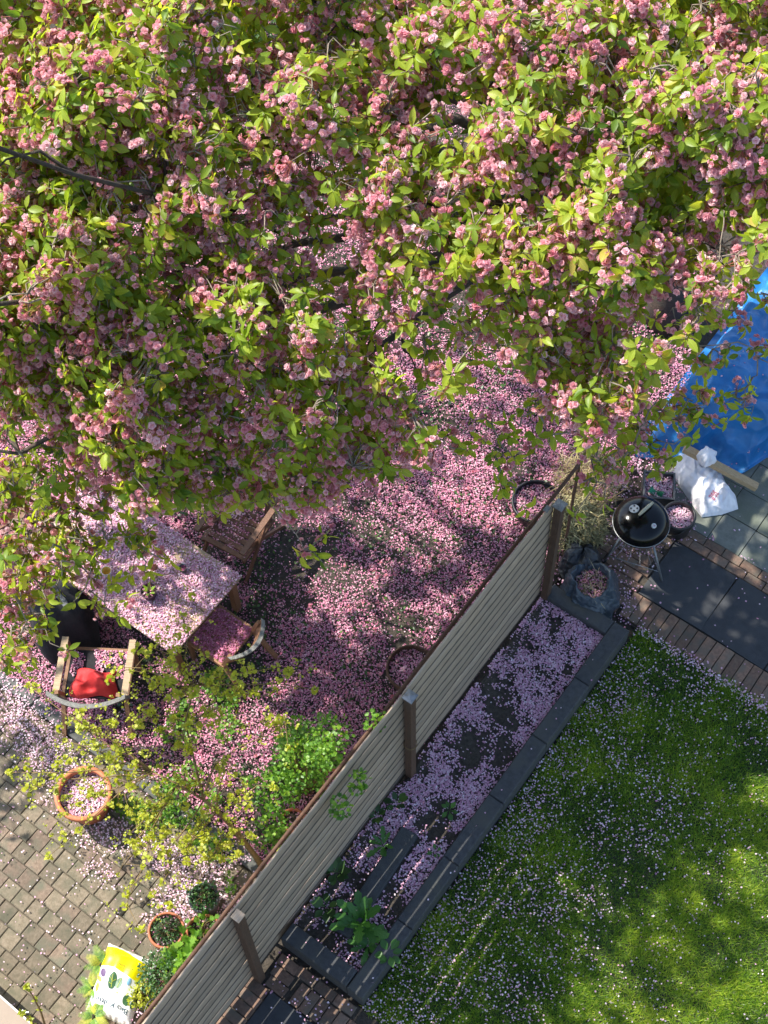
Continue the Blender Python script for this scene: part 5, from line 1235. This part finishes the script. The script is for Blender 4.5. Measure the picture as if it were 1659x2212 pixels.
# twigs: every whorl sits on one
b = MB(); sec2 = []
for q in SP[np.argsort([np.linalg.norm(SEC - q, axis=1).min() for q in SP])]:
    i = np.argmin(np.linalg.norm(SEC - q, axis=1)); o_ = SEC[i]; d = q - o_; q2 = q - unit(d) * .1
    m1 = o_ + d * .35 + [0, 0, .12] + rng.normal(0, .05, 3); m2 = o_ + d * .7 + [0, 0, .10] + rng.normal(0, .05, 3)
    b.tube([o_, m1, m2, q2], [.010, .008, .006, .004], 4, cap=False); SEC = np.concatenate([SEC, np.array([m1, m2, q2])])
for rnd_ in range(3):
    dmin = np.concatenate([np.sqrt(((P[s_:s_ + 500, None, :] - SEC[None]) ** 2).sum(2)).min(1) for s_ in range(0, len(P), 500)])
    fi_ = np.nonzero(dmin > .45)[0]
    if len(fi_) < 20: break
    sec2 = []
    for q in P[rng.choice(fi_, max(10, len(fi_) // 5), replace=False)]:
        i = np.argmin(np.linalg.norm(SEC - q, axis=1)); o_ = SEC[i]; d = q - o_; q2 = q - unit(d) * .12
        m1 = o_ + d * .35 + [0, 0, .08] + rng.normal(0, .05, 3); m2 = o_ + d * .7 + [0, 0, .08] + rng.normal(0, .05, 3)
        b.tube([o_, m1, m2, q2], [.012, .010, .007, .004], 4, cap=False); sec2 += [m1, m2, q2]
    SEC = np.concatenate([SEC, np.array(sec2)])
b.build('branches', M['twig'], tree, smooth=True)['kind'] = 'stuff'
D2 = np.empty(len(P), int)
for s in range(0, len(P), 500):
    D2[s:s + 500] = np.argmin(((P[s:s + 500, None, :] - SEC[None]) ** 2).sum(2), 1)
O = SEC[D2]; d = P - O; ln = np.linalg.norm(d, axis=1)
far = ln > .7
O[far] = P[far] - d[far] / ln[far, None] * .7; d = P - O
sag = np.stack([np.zeros(len(P)), np.zeros(len(P)), .12 * np.minimum(ln, 1.5)], 1)
jit = rng.normal(0, .035, (2, len(P), 3))
ctl = [O, O + d * .35 + sag + jit[0], O + d * .72 + sag * .9 + jit[1], P]
rad = [.0085, .0068, .0052, .0032]
V = np.empty((len(P), 4, 3, 3)); tw_dir = d / np.maximum(np.linalg.norm(d, axis=1, keepdims=True), 1e-3)
u = np.cross(tw_dir, [.2, .3, .93]); u /= np.linalg.norm(u, axis=1, keepdims=True); w = np.cross(tw_dir, u)
for i in range(4):
    for j in range(3):
        t = 2 * PI * j / 3; V[:, i, j] = ctl[i] + rad[i] * (math.cos(t) * u + math.sin(t) * w)
F = []
for i in range(3):
    for j in range(3): F.append((i * 3 + j, i * 3 + (j + 1) % 3, i * 3 + 3 + (j + 1) % 3, i * 3 + 3 + j))
F = (np.array(F)[None] + (np.arange(len(P)) * 12)[:, None, None]).reshape(-1, 4)
tag(link_mesh('twigs', raw_mesh('twigs', V.reshape(-1, 3) - wloc(tree), F, M['twig'], None, True), tree), kind='stuff')
# leaves
end_dir = P - ctl[2]; end_dir /= np.linalg.norm(end_dir, axis=1, keepdims=True)
crown_c = np.array([tree_base[0] - .5, tree_base[1], 3.2])
outw = P - crown_c; outw /= np.linalg.norm(outw, axis=1, keepdims=True)
axis = end_dir * .5 + outw * .5 + np.array([0, 0, .35]) + rng.normal(0, .25, P.shape)
axis /= np.linalg.norm(axis, axis=1, keepdims=True)
spur = rng.uniform(0, 1, len(P)) < .29; spur[NM:] = False
cnt = np.where(spur, rng.integers(1, 3, len(P)), rng.integers(5, 9, len(P))); idx = np.repeat(np.arange(len(P)), cnt); nl = len(idx)
kk = np.concatenate([np.arange(c) for c in cnt]); phi = 2 * PI * kk / cnt[idx] + rng.uniform(0, 6.28, len(P))[idx] + rng.normal(0, .25, nl)
A = axis[idx]; U = np.cross(A, [.31, .17, .93]); U /= np.linalg.norm(U, axis=1, keepdims=True); W = np.cross(A, U)
radial = np.cos(phi)[:, None] * U + np.sin(phi)[:, None] * W
al = rng.uniform(R(48), R(100), nl)
fd = A * np.cos(al)[:, None] + radial * np.sin(al)[:, None] + np.array([0, 0, -.38])
fd /= np.linalg.norm(fd, axis=1, keepdims=True)
nrm = A * np.sin(al)[:, None] - radial * np.cos(al)[:, None] + rng.normal(0, .28, (nl, 3)) + np.array([-.28, -.08, .55])
Ls = rng.uniform(.088, .134, nl) * rng.uniform(.85, 1.12, len(P))[idx]
Ls *= np.where(rng.uniform(0, 1, nl) < .2, .6, 1.06)
lp = P[idx] + fd * .015 + A * rng.uniform(-.05, .01, nl)[:, None]
wt = rng.beta(2, 2, len(P)); lt = np.clip(wt[idx] * .75 + rng.normal(.13, .13, nl), 0, 1)
FRm = frames(fd, nrm)
lsx, lsy, ldist = proj(lp)
score = Ls / ldist * FPX + 12 * np.where((lsx > 0) & (lsx < 1659) & (lsy > 0) & (lsy < 2212), 0, -10)
hide = dep if False else None
big = np.argsort(-score)[:300]
mk = np.ones(nl, bool); mk[big] = False
wd = rng.uniform(.88, 1.2, nl)
curl = rng.uniform(0, 1, nl) < .4
inv = (lsx > -50) & (lsx < 1710) & (lsy > -50)
for tpl_, q_ in ((CHERRY, mk & ~curl & inv), (CHERRY_CURL, mk & curl & inv), (OVAL, mk & ~inv)):
    o = batch('foliage', tpl_, lp[q_], FRm[q_], np.stack([Ls, Ls * wd, Ls], 1)[q_], lt[q_], M['leaf'], tree); o['kind'] = 'stuff'
def single_meshes(name, tpl, material, tints):
    r = []
    for t in tints:
        o = batch(name, tpl, np.zeros((1, 3)), np.eye(3)[None], np.ones(1), np.array([t]), material); r.append(o.data); bpy.data.objects.remove(o)
    return r
lmeshes = single_meshes('leaf', CHERRY, M['leaf'], np.linspace(.1, .95, 8)); tw0 = wloc(tree)
def place(o, p, Rm, s):
    mm = Matrix.Identity(4)
    for i in range(3):
        for j in range(3): mm[i][j] = Rm[i, j] * s[j]
        mm[i][3] = p[i] - tw0[i]
    o.matrix_basis = mm
for i in big:
    o = link_mesh('leaf', lmeshes[min(7, int(lt[i] * 8))], tree); place(o, lp[i], FRm[i], (Ls[i], Ls[i] * wd[i], Ls[i]))
# blossom
bpx, bpy_, _ = proj(P)
bl = (rng.uniform(0, 1, len(P)) < np.where(fbm(bpx, bpy_, 1 / 120., 230) > .42, .86, .5)) | spur
seen = (bpx > -60) & (bpx < 1720) & (bpy_ > -60)
bl &= seen | (rng.uniform(0, 1, len(P)) < .15)
bi = np.nonzero(bl)[0]; bc = rng.integers(2, 7, len(bi)); huge = (rng.uniform(0, 1, len(bi)) < .07) | spur[bi]; bc = np.where(huge, bc + 6, bc)
fi = np.repeat(np.arange(len(bi)), bc); nf = len(fi)
cen = P[bi] - end_dir[bi] * np.where(spur[bi], 0., rng.uniform(.03, .12, len(bi)))[:, None] + outw[bi] * np.where(spur[bi], .05, 0.)[:, None] + rng.normal(0, .03, (len(bi), 3)) + np.array([0, 0, -.035])
dv = rng.normal(0, 1, (nf, 3)); dv[:, 2] -= .25; dv /= np.linalg.norm(dv, axis=1, keepdims=True)
br = np.where(huge, .085, .060)[fi] * rng.uniform(.55, 1.1, nf)
fp_ = cen[fi] + dv * br[:, None]
fs = rng.uniform(.027, .041, nf)
frr = frames(np.cross(dv, rng.normal(0, 1, (nf, 3))), dv)
ft = np.clip(rng.beta(2, 2, len(bi))[fi] * .8 + rng.normal(.1, .14, nf), 0, 1)
fx, fy, fw_ = proj(fp_); sc_ = np.where((fx > 0) & (fx < 1659) & (fy > 0), fs / fw_, 0)
bigf = np.argsort(-sc_)[:300]; mk = np.ones(nf, bool); mk[bigf] = False
cup = rng.uniform(0, 1, nf) < .38; fs = np.where(cup, fs * rng.uniform(.6, 1.0, nf), fs)
for tpl_, q_ in ((FLOWER, mk & ~cup), (FLOWER_CUP, mk & cup)):
    o = batch('blossom_mass', tpl_, fp_[q_], frr[q_], fs[q_], ft[q_], M['flower'], tree, smooth=False); o['kind'] = 'stuff'
fmeshes = single_meshes('blossom', FLOWER_FINE, M['flower'], np.linspace(.1, .95, 6))
for i in bigf:
    o = link_mesh('blossom', fmeshes[min(5, int(ft[i] * 6))], tree); place(o, fp_[i], frr[i], (fs[i],) * 3)
# red flower stalks
b_o = P[bi][fi]; n = nf
V = np.empty((n, 2, 2, 3)); dd = fp_ - b_o; dd /= np.maximum(np.linalg.norm(dd, axis=1, keepdims=True), 1e-4)
u = np.cross(dd, [.3, .2, .9]); u /= np.linalg.norm(u, axis=1, keepdims=True)
for i, q in enumerate((b_o, fp_)):
    for j in range(2): V[:, i, j] = q + (.0022 if j else -.0022) * u
F = (np.array([[0, 1, 3, 2]])[None] + (np.arange(n) * 4)[:, None, None]).reshape(-1, 4)
tag(link_mesh('flower_stalks', raw_mesh('flower_stalks', V.reshape(-1, 3) - tw0, F, M['redstalk']), tree), kind='stuff')
# evergreen shrubs in the shade behind the tree
for (px_, py_, r_, h_, lab) in ((40, 240, .9, 1.5, 'bright yellow green shrub beyond the cherry at the left edge of the picture'), (560, 60, 1.1, 1.4, 'dark shrub seen through the cherry crown near the top of the picture')):
    c = at(px_, py_, .8); t = thing('shrub', lab, 'shrub', (c[0], c[1], 0), group='shrubs behind the cherry')
    stems(t, (c[0], c[1], 0), (c[0], c[1], h_ * .55), (r_, r_, h_ * .5), 20, .012, M['bark'])
    small_leaves(t, 'foliage', (c[0], c[1], h_ * .55), (r_, r_, h_ * .5), 2600, (.05, .09), M['lime'] if px_ < 100 else M['ivy'], OVAL, .4)
print('tris', sum((len(o.data.loops) - 2 * len(o.data.polygons)) for o in bpy.data.objects if o.type == 'MESH'))
print('leaves', nl, 'flowers', nf)
